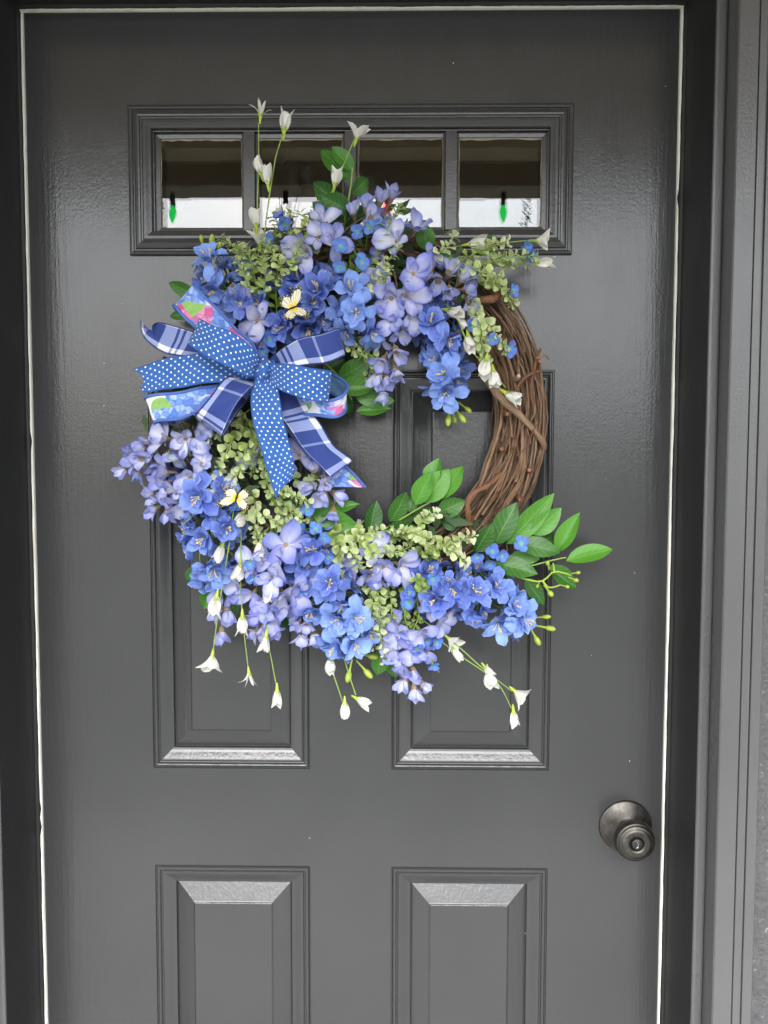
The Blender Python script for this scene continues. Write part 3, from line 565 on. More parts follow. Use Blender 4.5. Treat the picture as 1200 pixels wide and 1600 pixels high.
branch([(500, 560, .06), (530, 590, .07), (550, 625, .07)], [(528, 592, 583, 561, 34, .45, .07, .085), (528, 604, 590, 604, 32, .5, .075, .08), (556, 622, 622, 627, 27, .5, .07, .07), (556, 643, 612, 638, 22, .55, .07, .065), (520, 560, 558, 530, 30, .05, .055, .05), (540, 610, 545, 650, 26, .15, .06, .05), (505, 580, 540, 560, 30, .1, .06, .06)])
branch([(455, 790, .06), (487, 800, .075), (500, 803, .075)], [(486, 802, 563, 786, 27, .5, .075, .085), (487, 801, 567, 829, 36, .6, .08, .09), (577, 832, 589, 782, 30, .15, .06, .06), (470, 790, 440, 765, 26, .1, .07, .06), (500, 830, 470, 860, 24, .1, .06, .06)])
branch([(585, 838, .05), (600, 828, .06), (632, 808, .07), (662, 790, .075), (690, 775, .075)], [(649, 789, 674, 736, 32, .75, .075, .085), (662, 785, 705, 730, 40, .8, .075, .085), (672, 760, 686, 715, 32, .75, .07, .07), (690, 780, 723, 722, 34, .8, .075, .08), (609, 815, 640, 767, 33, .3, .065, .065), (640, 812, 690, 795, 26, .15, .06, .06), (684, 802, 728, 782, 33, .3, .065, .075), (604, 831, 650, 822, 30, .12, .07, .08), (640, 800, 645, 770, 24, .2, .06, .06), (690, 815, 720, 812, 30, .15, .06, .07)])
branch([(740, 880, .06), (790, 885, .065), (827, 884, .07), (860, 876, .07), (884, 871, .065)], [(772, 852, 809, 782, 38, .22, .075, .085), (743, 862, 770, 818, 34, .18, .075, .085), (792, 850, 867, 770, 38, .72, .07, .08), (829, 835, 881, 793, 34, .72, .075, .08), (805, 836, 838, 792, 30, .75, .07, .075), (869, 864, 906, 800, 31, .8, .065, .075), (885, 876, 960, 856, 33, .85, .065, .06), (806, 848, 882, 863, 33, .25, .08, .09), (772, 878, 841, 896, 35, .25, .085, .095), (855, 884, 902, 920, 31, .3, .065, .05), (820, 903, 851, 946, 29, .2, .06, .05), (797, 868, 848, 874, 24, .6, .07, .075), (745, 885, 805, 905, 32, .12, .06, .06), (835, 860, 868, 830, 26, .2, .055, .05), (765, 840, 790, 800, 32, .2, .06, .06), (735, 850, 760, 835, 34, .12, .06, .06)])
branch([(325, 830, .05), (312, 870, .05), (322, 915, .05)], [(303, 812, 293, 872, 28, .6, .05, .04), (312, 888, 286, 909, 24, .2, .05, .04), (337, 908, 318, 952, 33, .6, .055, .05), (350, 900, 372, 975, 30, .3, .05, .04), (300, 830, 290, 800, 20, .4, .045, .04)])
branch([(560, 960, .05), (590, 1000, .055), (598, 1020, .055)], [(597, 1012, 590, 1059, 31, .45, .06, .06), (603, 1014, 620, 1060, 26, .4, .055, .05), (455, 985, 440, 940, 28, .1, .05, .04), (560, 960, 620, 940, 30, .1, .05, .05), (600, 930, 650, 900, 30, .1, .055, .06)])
branch([(300, 640, .04), (330, 660, .05)], [(250, 640, 290, 655, 22, .2, .04, .04)], .0014)
# yellow-green twig with buds, lower right
m = MB()
for pts in ([(800, 898, .08), (825, 906, .085), (848, 908, .085), (866, 893, .08), (892, 899, .075)], [(848, 908, .085), (858, 918, .085), (876, 914, .08)], [(866, 893, .08), (864, 880, .08)]):
    a, b = ptube(pts, .0015, 10, .3); m.tube(a, b, 6)
tw = part('budding_twig', m, [M_bud])
for (px, py, dx, dy, s_) in ((850, 914, .5, .7, .8), (888, 902, .9, .3, .6), (893, 896, 1, -.2, .5), (858, 890, -.3, -.9, .6), (876, 914, .9, .2, .5), (843, 910, -.4, .5, .4)): sub('bud', BUDM, tw, aim(P(px, py, .085), D(dx, dy, .5), 0, s_))

# ---------------- delphinium sprays
def frames(axis, n):
    sp = cat_spline(axis, n); return sp
def spray(name, axis, n, Rpx, shade0, shade1, seed, buds=(), extra=(), size=1.0, tipfrac=.9):
    r = random.Random(seed); m = MB(); a, b = ptube(axis, .0024, 14, .5); m.tube(a, b, 6); o = part(name, m, [M_stemd]); sp = cat_spline(axis, 60)
    ph = r.uniform(0, 6)
    n = int(n*1.15)
    for k in range(n):
        s_ = (k+.5)/n; i = min(59, int(s_*60)); q, q2 = sp[i], sp[i+1]; tx, ty = q2[0]-q[0], q2[1]-q[1]; tl = sqrt(tx*tx+ty*ty) or 1; tx, ty = tx/tl, ty/tl; nx, ny = -ty, tx
        ph += 2.4; al = -.35+(ph % (2*pi))/(2*pi)*(pi+.7); tap = 1-.35*max(0, (s_-.7)/.3)
        lo = cos(al)*Rpx*tap; vi = sin(al); R3 = Rpx*.00088*tap
        pos = P(q[0]+nx*lo+tx*3+r.uniform(-4, 4), q[1]+ny*lo+ty*3+r.uniform(-4, 4), q[2]+vi*R3*.9)
        tip_ = .35+.75*max(0, (s_-.6)/.4)
        dr = D(nx*cos(al)*.85+tx*tip_+r.uniform(-.6, .6), ny*cos(al)*.85+ty*tip_+r.uniform(-.6, .6), max(.15, vi)*.9+.15)
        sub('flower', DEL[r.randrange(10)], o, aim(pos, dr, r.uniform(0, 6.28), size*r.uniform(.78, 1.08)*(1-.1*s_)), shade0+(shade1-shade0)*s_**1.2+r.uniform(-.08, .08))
    for (px, py, d, dx, dy, wv, sz, sh) in extra: sub('flower', DEL[r.randrange(10)], o, aim(P(px, py, d), D(dx, dy, wv), r.uniform(0, 6.28), sz*1.04), sh)
    for (px, py, d, dx, dy, wv, sz) in buds: sub('bud', BUDM, o, aim(P(px, py, d), D(dx, dy, wv), 0, sz*.85) @ Matrix.Diagonal((.8, .8, 1.1, 1)))
    return o
spray('delphinium_spray', [(425, 545, .06), (392, 505, .07), (360, 468, .075), (332, 425, .075)], 15, 25, .10, .72, 21, [(330, 400, .09, .15, -1, .4, 1.2), (333, 405, .1, .5, -.8, .5, 1.1), (318, 392, .07, -.1, -1, .3, .9)], [(328, 408, .105, -.1, -.55, .9, 1.1, .75), (372, 425, .08, .6, -.3, .8, .8, .7), (333, 452, .1, -.1, .5, 1, .95, .65), (372, 472, .11, .3, .3, 1, .9, .2)])
spray('delphinium_spray', [(425, 500, .07), (455, 470, .075), (490, 470, .08), (540, 470, .08), (585, 490, .08)], 21, 34, .0, .85, 22, [], [(497, 455, .12, -.2, -.2, 1, 1.05, .05), (548, 455, .125, .2, -.3, 1, 1.05, .8), (556, 488, .13, .1, .3, 1, 1.1, .85), (468, 440, .1, -.3, -.6, .9, 1, .05), (445, 510, .1, -.5, .4, .9, 1, .05), (578, 518, .1, .3, .6, .9, .95, .75), (540, 515, .1, -.1, .8, .8, .9, .6), (480, 510, .1, .1, .8, .8, 1, .05)])
spray('delphinium_spray', [(668, 440, .055), (680, 490, .06), (690, 545, .065), (700, 605, .065)], 18, 24, .0, .62, 23, [(703, 632, .07, -.1, 1, .2, 1.3), (709, 635, .08, .55, .8, .3, 1.2), (716, 628, .06, .6, .5, .2, 1.0), (706, 636, .06, .2, 1, .3, 1.0)], [(674, 505, .1, -.2, -.3, 1, 1.05, .18), (699, 530, .1, .4, .4, .9, 1, .25), (694, 585, .1, -.2, .1, 1, 1.15, .65), (697, 612, .1, 0, .5, .9, 1.05, .7), (683, 565, .09, -.5, -.3, .8, .9, .68)], tipfrac=1)
spray('delphinium_spray', [(318, 735, .06), (325, 790, .065), (332, 840, .07), (345, 905, .07)], 20, 33, .05, .58, 24, [], [(312, 775, .11, -.1, .2, 1, 1.15, .12), (348, 765, .1, .4, -.3, .8, .9, .1), (320, 840, .11, -.3, .2, 1, 1.05, .3), (335, 885, .11, 0, .6, .9, 1.1, .6), (352, 825, .11, .4, 0, 1, 1, .2), (308, 830, .08, -1, .2, .5, 1.1, .3)])
spray('delphinium_spray', [(470, 835, .06), (490, 880, .07), (520, 940, .075), (545, 1010, .07)], 24, 36, .05, .85, 25, [(550, 1030, .07, -.2, 1, .2, 1.4), (557, 1032, .07, .7, .7, .3, 1.4), (558, 1020, .06, 1, .2, .2, 1.3)], [(492, 860, .12, -.3, -.4, 1, 1.05, .08), (515, 910, .125, .1, 0, 1, 1.1, .1), (530, 962, .125, -.2, .5, 1, 1.05, .55), (553, 965, .12, .4, 0, 1, 1.1, .85), (528, 1005, .1, -.4, .6, .8, 1.1, .85), (552, 1000, .11, .3, .6, .9, 1.1, .9), (570, 985, .09, .8, .4, .6, 1, .85)])
spray('delphinium_spray', [(640, 905, .06), (690, 915, .07), (745, 932, .075), (812, 965, .07)], 24, 31, .0, .80, 26, [(834, 965, .07, 1, -.1, .2, 1.0), (836, 977, .075, 1, .15, .3, 1.2), (828, 980, .07, .5, .9, .2, 1.2)], [(682, 935, .12, -.3, .2, 1, 1.05, .05), (707, 920, .12, 0, .1, 1, 1, .08), (740, 922, .125, .1, -.2, 1, 1.1, .12), (772, 918, .11, .4, -.4, .9, 1, .25), (778, 972, .11, -.1, .4, 1, 1.1, .85), (800, 945, .11, .5, -.2, .9, 1.05, .75), (812, 965, .11, .8, .3, .7, 1.05, .9), (745, 955, .1, -.2, .8, .8, 1, .2)])

# ---------------- wisteria sprays: big pale flowers, then buds towards the tip
def wsp(stem, flowers, buds, seed, shade=.55):
    r = random.Random(seed); m = MB(); a, b = ptube(stem, .0015, 14, .4, seed); m.tube(a, b, 6); o = part('wisteria_spray', m, [M_brown]); st = [P(*q) for q in cat_spline(stem, 40)]
    for (px, py, d, dx, dy, wv, sz) in flowers:
        sub('flower', WIS[r.randrange(9)], o, aim(P(px, py, d), D(dx+r.uniform(-.15, .15), dy+r.uniform(-.15, .15), wv), math.atan2(-dy, dx)+r.uniform(-1.2, 1.2), sz*r.uniform(.76, .95)), shade+r.uniform(-.4, .4))
    for (px, py, d, dx, dy, wv, sz) in buds:
        p = P(px, py, d); dr = D(dx+r.uniform(-.2, .2), dy+r.uniform(-.2, .2), wv); sub('bud', WBD[r.randrange(4)], o, aim(p, dr, r.uniform(0, 6.28), sz*r.uniform(.9, 1.1)), .55+r.uniform(-.2, .3))
        b0 = p-dr*.011; nq = min(st, key=lambda q: (q-b0).length); mm = MB(); mm.tube([nq, (nq+b0)/2+Vector((0, -.002, 0)), b0], [.0011, .0009, .0009], 5); sub('stalk', mm.mesh('stalk', [M_brown]), o)
    return o
wsp([(540, 440, .05), (515, 400, .06), (545, 355, .07), (600, 325, .07)], [(505, 352, .1, .3, -.6, .8, 1.25), (482, 392, .105, -.5, .2, 1, 1.3), (472, 418, .1, -.6, .6, .8, 1.2), (520, 378, .11, .3, 0, 1, 1.2), (513, 425, .1, .1, .7, .8, .8), (500, 372, .11, -.2, -.2, 1, 1.0)], [(553, 338, .09, -.4, -.7, .6, 1.15), (572, 328, .095, -.1, -.8, .6, 1.15), (578, 343, .1, .1, .1, 1, 1.1), (592, 320, .09, .2, -.8, .5, 1.1), (609, 314, .085, .5, -.8, .5, 1.15), (594, 342, .09, .5, .2, .8, 1.1)], 31)
wsp([(610, 400, .06), (620, 450, .075), (614, 510, .08), (608, 560, .08), (598, 605, .075)], [(648, 362, .1, .3, -.6, .8, 1.15), (622, 378, .105, -.5, -.3, .9, 1.25), (600, 400, .09, -.8, 0, .7, 1.0), (668, 402, .1, .7, -.2, .8, 1.0), (645, 428, .12, .2, .1, 1, 1.35), (598, 448, .11, -.5, 0, 1, 1.3), (612, 465, .12, -.2, .4, 1, 1.2), (632, 462, .11, .5, .3, .9, 1.2), (640, 490, .1, .6, .3, .8, .95), (612, 500, .11, -.2, .5, .9, 1.0), (625, 515, .09, .4, .7, .7, .85), (597, 528, .09, -.7, .4, .7, .85)], [(618, 545, .095, .4, .8, .5, 1.2), (600, 560, .1, -.4, .7, .7, 1.25), (617, 575, .095, .4, .9, .5, 1.25), (594, 585, .1, -.5, .8, .6, 1.15), (604, 586, .095, .2, .9, .5, 1.1), (598, 610, .085, -.05, 1, .3, 1.25)], 32)
wsp([(650, 420, .06), (680, 425, .08), (715, 448, .085), (735, 470, .08)], [], [(672, 424, .1, -.3, -.2, .9, 1.2), (685, 435, .1, -.2, .7, .8, 1.3), (700, 430, .1, .2, -.6, .8, 1.3), (702, 450, .1, -.1, .8, .7, 1.2), (718, 440, .095, .4, -.5, .8, 1.3), (724, 452, .09, .7, .1, .7, 1.1), (731, 470, .09, .4, .7, .7, 1.2)], 33, .2)
wsp([(350, 670, .06), (300, 690, .065), (250, 708, .065), (205, 726, .06)], [(283, 662, .09, -.2, -.6, .9, 1.2), (312, 658, .1, .5, -.3, .9, 1.2), (262, 685, .095, -.8, 0, .9, 1.25), (290, 685, .1, .2, .4, 1, 1.0), (312, 682, .1, .6, .5, .8, .9), (275, 705, .09, -.1, .8, .8, .9)], [(236, 695, .075, -.7, -.5, .5, 1.1), (228, 703, .08, -.7, -.2, .6, 1.0), (212, 708, .07, -.8, -.3, .5, 1.15), (214, 720, .075, -.6, .2, .8, 1.15), (224, 716, .08, -.3, .1, 1, 1.15), (238, 712, .08, -.1, -.4, .8, 1.0), (218, 735, .07, -.3, .9, .6, 1.1), (243, 721, .075, -.1, .9, .6, 1.1), (200, 732, .065, -.6, .6, .4, 1.05), (256, 716, .075, -.1, .8, .7, 1.0)], 34, .6)
wsp([(345, 735, .06), (300, 750, .065), (265, 770, .065), (255, 790, .06)], [(290, 715, .09, -.3, -.6, .8, 1.25), (264, 738, .085, -.9, -.1, .7, 1.2), (262, 754, .09, -.9, .3, .7, 1.2), (298, 745, .1, -.1, .2, 1, 1.15), (290, 785, .085, -.3, .8, .7, 1.2), (275, 765, .09, -.5, .4, .9, .9), (315, 725, .095, .3, -.4, .9, 1.0)], [(244, 768, .07, -.9, 0, .5, 1.05), (248, 782, .07, -.5, -.2, .7, 1.0), (262, 796, .07, .1, 1, .4, 1.05), (246, 792, .07, -.7, .5, .5, 1.0), (266, 780, .08, .3, .2, .9, 1.0)], 35, .7)
wsp([(450, 700, .06), (485, 735, .075), (508, 765, .08), (520, 795, .075)], [(404, 713, .08, -.5, 0, .8, 1.0), (468, 712, .085, .1, -.2, .9, 1.15), (455, 725, .08, -.4, .6, .8, .9)], [(493, 738, .095, -.3, -.5, .8, 1.1), (508, 745, .095, .4, -.4, .8, 1.1), (490, 760, .095, -.6, .4, .7, 1.15), (505, 768, .1, 0, .6, .8, 1.2), (520, 770, .09, .8, .4, .5, 1.1), (510, 755, .1, .2, 0, 1, 1.0), (521, 797, .085, 0, 1, .4, 1.2)], 36, .7)
wsp([(450, 830, .06), (425, 880, .075), (415, 930, .08), (412, 985, .075)], [(446, 852, .115, .1, -.1, 1, 1.4), (432, 868, .11, -.5, .4, .9, 1.3), (400, 885, .1, -.5, -.1, .9, 1.1), (376, 915, .095, -.7, .3, .8, 1.05), (398, 925, .1, -.2, .6, .9, 1.15), (425, 900, .11, 0, .3, 1, 1.1), (440, 925, .1, .4, .6, .8, 1.2), (458, 920, .1, .5, .3, .9, 1.25), (478, 905, .095, .7, .1, .8, 1.0), (415, 945, .1, -.1, .8, .8, 1.0), (445, 945, .09, .5, .8, .7, .9)], [(408, 960, .09, -.6, .6, .6, 1.2), (424, 960, .095, .2, .7, .8, 1.3), (412, 978, .09, -.2, .9, .5, 1.2), (402, 985, .085, -.6, .8, .5, 1.1), (428, 978, .085, .5, .8, .5, 1.1)], 37, .45)
wsp([(365, 900, .05), (355, 930, .06), (350, 975, .06)], [], [(346, 922, .07, -.4, .5, .7, 1.1), (360, 930, .075, .5, .4, .8, 1.0), (355, 950, .08, .3, .8, .6, 1.3), (345, 952, .075, -.6, .6, .5, 1.1), (347, 983, .07, -.1, 1, .4, 1.25)], 38, .4)
wsp([(475, 935, .05), (480, 965, .06), (485, 985, .06)], [], [(470, 955, .075, -.6, .3, .6, 1.05), (482, 950, .075, .2, .1, 1, 1.0), (468, 970, .075, -.7, .6, .5, 1.0), (478, 972, .08, 0, .6, .9, 1.1), (474, 988, .07, -.2, 1, .4, 1.15), (491, 986, .07, .2, 1, .4, 1.2)], 39, .5)
wsp([(550, 850, .06), (590, 875, .07), (640, 890, .07)], [(582, 862, .095, 0, -.5, .9, 1.1), (560, 878, .095, -.6, .2, .8, 1.1), (598, 884, .105, .2, .4, .9, 1.1), (622, 882, .1, .7, .1, .8, 1.35), (575, 895, .095, 0, .7, .8, .9)], [(590, 900, .09, -.2, .9, .5, 1.1), (608, 898, .09, .2, .9, .5, 1.1)], 40, .5)
wsp([(660, 930, .06), (645, 970, .07), (635, 1020, .075), (640, 1060, .07)], [(672, 950, .09, .2, -.3, .9, 1.1), (685, 966, .09, .8, .3, .8, 1.2), (618, 975, .09, -.8, -.1, .8, 1.2), (632, 988, .1, -.3, .3, 1, 1.1), (655, 985, .1, .2, .3, 1, 1.1), (622, 1012, .09, -.7, .5, .8, 1.15), (645, 1012, .1, .1, .5, .9, 1.1), (660, 1015, .09, .7, .5, .7, .95), (630, 1036, .09, -.3, .8, .7, 1.1)], [(645, 1045, .09, .3, .8, .6, 1.2), (635, 1060, .085, -.4, .9, .5, 1.1), (647, 1072, .08, .1, 1, .3, 1.2), (658, 1066, .08, .7, .8, .3, 1.0)], 41, .55)
# loose lilac and blue blooms beside the bow
wsp([(400, 540, .06), (400, 500, .08), (396, 478, .08)], [(402, 500, .1, .2, .2, 1, 1.15), (395, 520, .095, -.1, .9, .6, 1.1)], [(390, 472, .1, -.3, -.8, .6, 1.3), (424, 505, .09, .7, .2, .7, 1.0)], 42, .6)

# ---------------- white bellflowers on thin stems
def bells(stems, fl, seed):
    r = random.Random(seed); m = MB()
    for s_ in stems: a, b = ptube(s_, .00095, 20, .25, seed); m.tube(a, b, 5)
    o = part('bellflower_stem', m, [M_stem])
    for (px, py, d, dx, dy, wv, sz, kind) in fl:
        dr = D(dx, dy, wv); sz *= .88; me = SPI[kind-10] if kind >= 10 else BEL[kind % 8]
        sub('white_bellflower', me, o, aim(P(px, py, d)-dr*.012*sz, dr, r.uniform(0, 6.28), sz), .5+r.uniform(-.3, .3))
bells([[(404, 400, .08), (402, 330, .085), (404, 260, .085), (404, 192, .08)], [(410, 400, .08), (417, 335, .09), (430, 250, .09), (443, 208, .085)]], [(408, 172, .08, .15, -1, .2, .95, 10), (445, 192, .085, .15, -1, .3, 1.15, 0), (405, 262, .09, -.3, -1, .3, 1.0, 1), (417, 276, .095, -.1, -1, .35, 1.05, 3), (399, 342, .095, -.05, -1, .4, 1.1, 4), (405, 370, .095, 0, -1, .4, 1.1, 2)], 51)
bells([[(495, 345, .08), (525, 285, .09), (556, 212, .085)]], [(560, 206, .085, .35, -1, .3, 1.05, 2), (525, 279, .095, .25, -1, .35, 1.0, 0)], 52)
bells([[(690, 390, .08), (745, 380, .09), (800, 378, .09), (838, 374, .085)], [(720, 420, .08), (780, 410, .09), (838, 409, .085)]], [(848, 376, .085, 1, .05, .3, 1.0, 2), (849, 411, .085, 1, .1, .3, 1.05, 0), (742, 380, .095, 1, -.05, .5, 1.05, 3)], 53)
bells([[(680, 455, .08), (712, 495, .1), (735, 545, .105), (760, 572, .105), (790, 605, .1)]], [(709, 487, .11, .7, .3, .7, 1.2, 4), (722, 502, .1, .5, .8, .4, .8, 1), (733, 534, .11, .1, .9, .5, 1.15, 1), (758, 572, .112, -.2, 1, .3, 1.1, 3), (773, 590, .115, .15, 1, .4, 1.1, 5), (800, 619, .11, .75, .5, .5, 1.2, 4)], 54)
bells([[(368, 770, .09), (358, 850, .11), (342, 950, .105), (332, 1025, .095)], [(378, 790, .09), (376, 890, .11), (379, 965, .105), (388, 1045, .095)], [(398, 780, .09), (408, 860, .11), (416, 980, .105), (432, 1072, .095)]],
      [(344, 862, .115, -.3, 1, .4, 1.1, 1), (336, 945, .11, -.15, 1, .3, 1.2, 0), (330, 1037, .1, -.1, 1, .3, 1.15, 2), (373, 893, .115, -.1, 1, .5, 1.05, 5), (379, 974, .11, .05, 1, .2, 1.1, 0), (390, 1060, .1, .15, 1, .2, .9, 11), (408, 856, .115, 0, 1, .4, 1.1, 5), (419, 924, .112, .2, 1, .3, 1.1, 3), (414, 1003, .11, -.15, 1, .3, 1.1, 4), (433, 1088, .1, .05, 1, .3, 1.0, 0)], 55)
bells([[(505, 1000, .07), (520, 1050, .08), (536, 1098, .085)], [(535, 1020, .07), (548, 1062, .08), (556, 1086, .085)]], [(516, 1038, .085, 0, 1, .4, 1.0, 1), (539, 1107, .09, .05, 1, .3, .95, 3), (566, 1096, .09, .85, .35, .4, 1.0, 5)], 56)
bells([[(655, 965, .08), (710, 1005, .095), (755, 1045, .095), (800, 1080, .09)], [(665, 985, .08), (720, 1025, .095), (775, 1065, .095), (800, 1108, .09)]], [(709, 1004, .1, .7, .5, .5, 1.0, 2), (712, 1020, .1, .6, .8, .3, .9, 1), (765, 1060, .1, .15, .9, .5, 1.1, 5), (762, 1048, .1, .5, .6, .5, .8, 3), (813, 1087, .095, .7, .55, .3, 1.05, 2), (803, 1121, .095, .05, 1, .3, 1.0, 1)], 57)
bells([[(430, 470, .07), (450, 455, .08)], [(370, 800, .08), (372, 810, .09)]], [(376, 810, .1, -.4, .9, .4, 1.1, 4), (560, 800+20, .05, .3, -.8, .5, .6, 3)], 58)

# ---------------- forget-me-nots
m = MB(); FM = [(437, 340, .1, -.6, -.8), (444, 350, .1, .5, .3), (424, 377, .1, -.5, 0), (575, 355, .115, .2, .3), (560, 362, .11, -.4, .3), (532, 385, .12, 0, .1), (531, 418, .115, -.1, .2), (565, 410, .12, .1, .1), (590, 350, .11, .5, .2), (820, 388, .09, .7, .2), (828, 398, .09, .8, .6), (800, 455, .09, .8, 0), (737, 508, .1, .3, 0), (768, 530, .105, 0, .2), (795, 545, .1, .8, .3), (420, 530, .1, .3, .2), (412, 550, .11, -.2, .3), (447, 527, .1, .4, .6), (745, 870, .1, -.1, .2), (768, 862, .1, .3, 0), (783, 868, .1, .4, .3), (813, 850, .1, .2, -.3), (765, 880, .1, .1, .6), (390, 878, .12, 0, .5), (398, 902, .115, .1, .7), (472, 830, .11, -.4, -.4), (493, 828, .11, .3, -.4), (503, 842, .115, .4, .1), (512, 870, .12, .4, .3), (640, 940, .1, -.4, .3), (675, 905, .11, .1, .2), (668, 1000, .1, .5, .4), (680, 1004, .1, .7, .3), (652, 1012, .11, .1, .5), (676, 1038, .1, .2, 1), (425, 910, .11, .3, .4), (480, 795, .1, .3, .3), (372, 790, .1, -.4, -.4), (452, 640, .08, .3, .6), (640, 925, .1, 0, 0)]
for (a, b, c, dx, dy) in FM:
    m = MB(); q = P(a, b, c-.012); m.tube([q, q+Vector((jit(.012), .035, jit(.012)-.008))], [.0008, .0011], 5); fo = part('forget_me_not_stem', m, [M_stem])
    sub('forget_me_not', FMN[rnd.randrange(3)], fo, aim(P(a, b, c), D(dx, dy, .9), jit(3), rnd.uniform(.95, 1.25)), rnd.random())

# ---------------- eucalyptus sprigs
EN = [0]
def sprig(pts, sz=1.0, w0=.0, w1=.75, sh=.5, step=7.2, seed=0, bright=0):
    r = random.Random(seed*13+int(pts[0][0])); m = MB(); a, b = ptube(pts, .00105, 16, .35, seed); m.tube(a, b, 5); o = part('eucalyptus_sprig', m, [M_stem]); sp = cat_spline(pts, 80)
    W = [P(*q) for q in sp]; L = sum((W[i+1]-W[i]).length for i in range(80)); n = max(4, int(L/(step*.00088))); jm = None
    if EN[0] > 300: jm = MB()
    for k in range(n+1):
        i = min(79, int((.08+.92*k/n)*80)); p = W[i]; tg = (W[i+1]-W[i]).normalized(); s_ = k/n; al = (pi/2 if k % 2 else 0)+r.uniform(-.4, .4)
        e1 = tg.orthogonal().normalized(); e2 = tg.cross(e1)
        for j in range(2 if k < n else 3):
            an = al+j*(pi if k < n else 2.1); out = (e1*cos(an)+e2*sin(an)+tg*r.uniform(.35, .9)+Vector((0, -.25, .1))).normalized()
            zz = (tg*.8+Vector((r.uniform(-.5, .5), -.7, .35))); zz = (zz-out*zz.dot(out)).normalized(); x = out.cross(zz); q = sz*r.uniform(.8, 1.2)*(1-.32*s_)
            M_ = Matrix.Translation(p+out*.0022) @ Matrix((x*q, out*q, zz*q)).transposed().to_4x4(); wh = w0+(w1-w0)*s_**1.5+r.uniform(-.08, .08)
            EN[0] += 1; me = EUC[r.randrange(4)]
            if jm is None: sub('eucalyptus_leaf', me, o, M_, sh+r.uniform(-.25, .25), max(0, wh))
            else:
                bs_ = len(jm.v); jm.v += [tuple(M_ @ v_.co) for v_ in me.vertices]; ul = me.uv_layers[0].data
                for pl in me.polygons: jm.f.append(tuple(bs_+q_ for q_ in pl.vertices)); jm.m.append(0); jm.uv.append([tuple(ul[li].uv) for li in pl.loop_indices])
    if jm is not None: q = sub('eucalyptus_foliage', jm.mesh('eucalyptus_foliage', [M_euc]), o, None, sh, (w0+w1)*.42); q['kind'] = 'stuff'
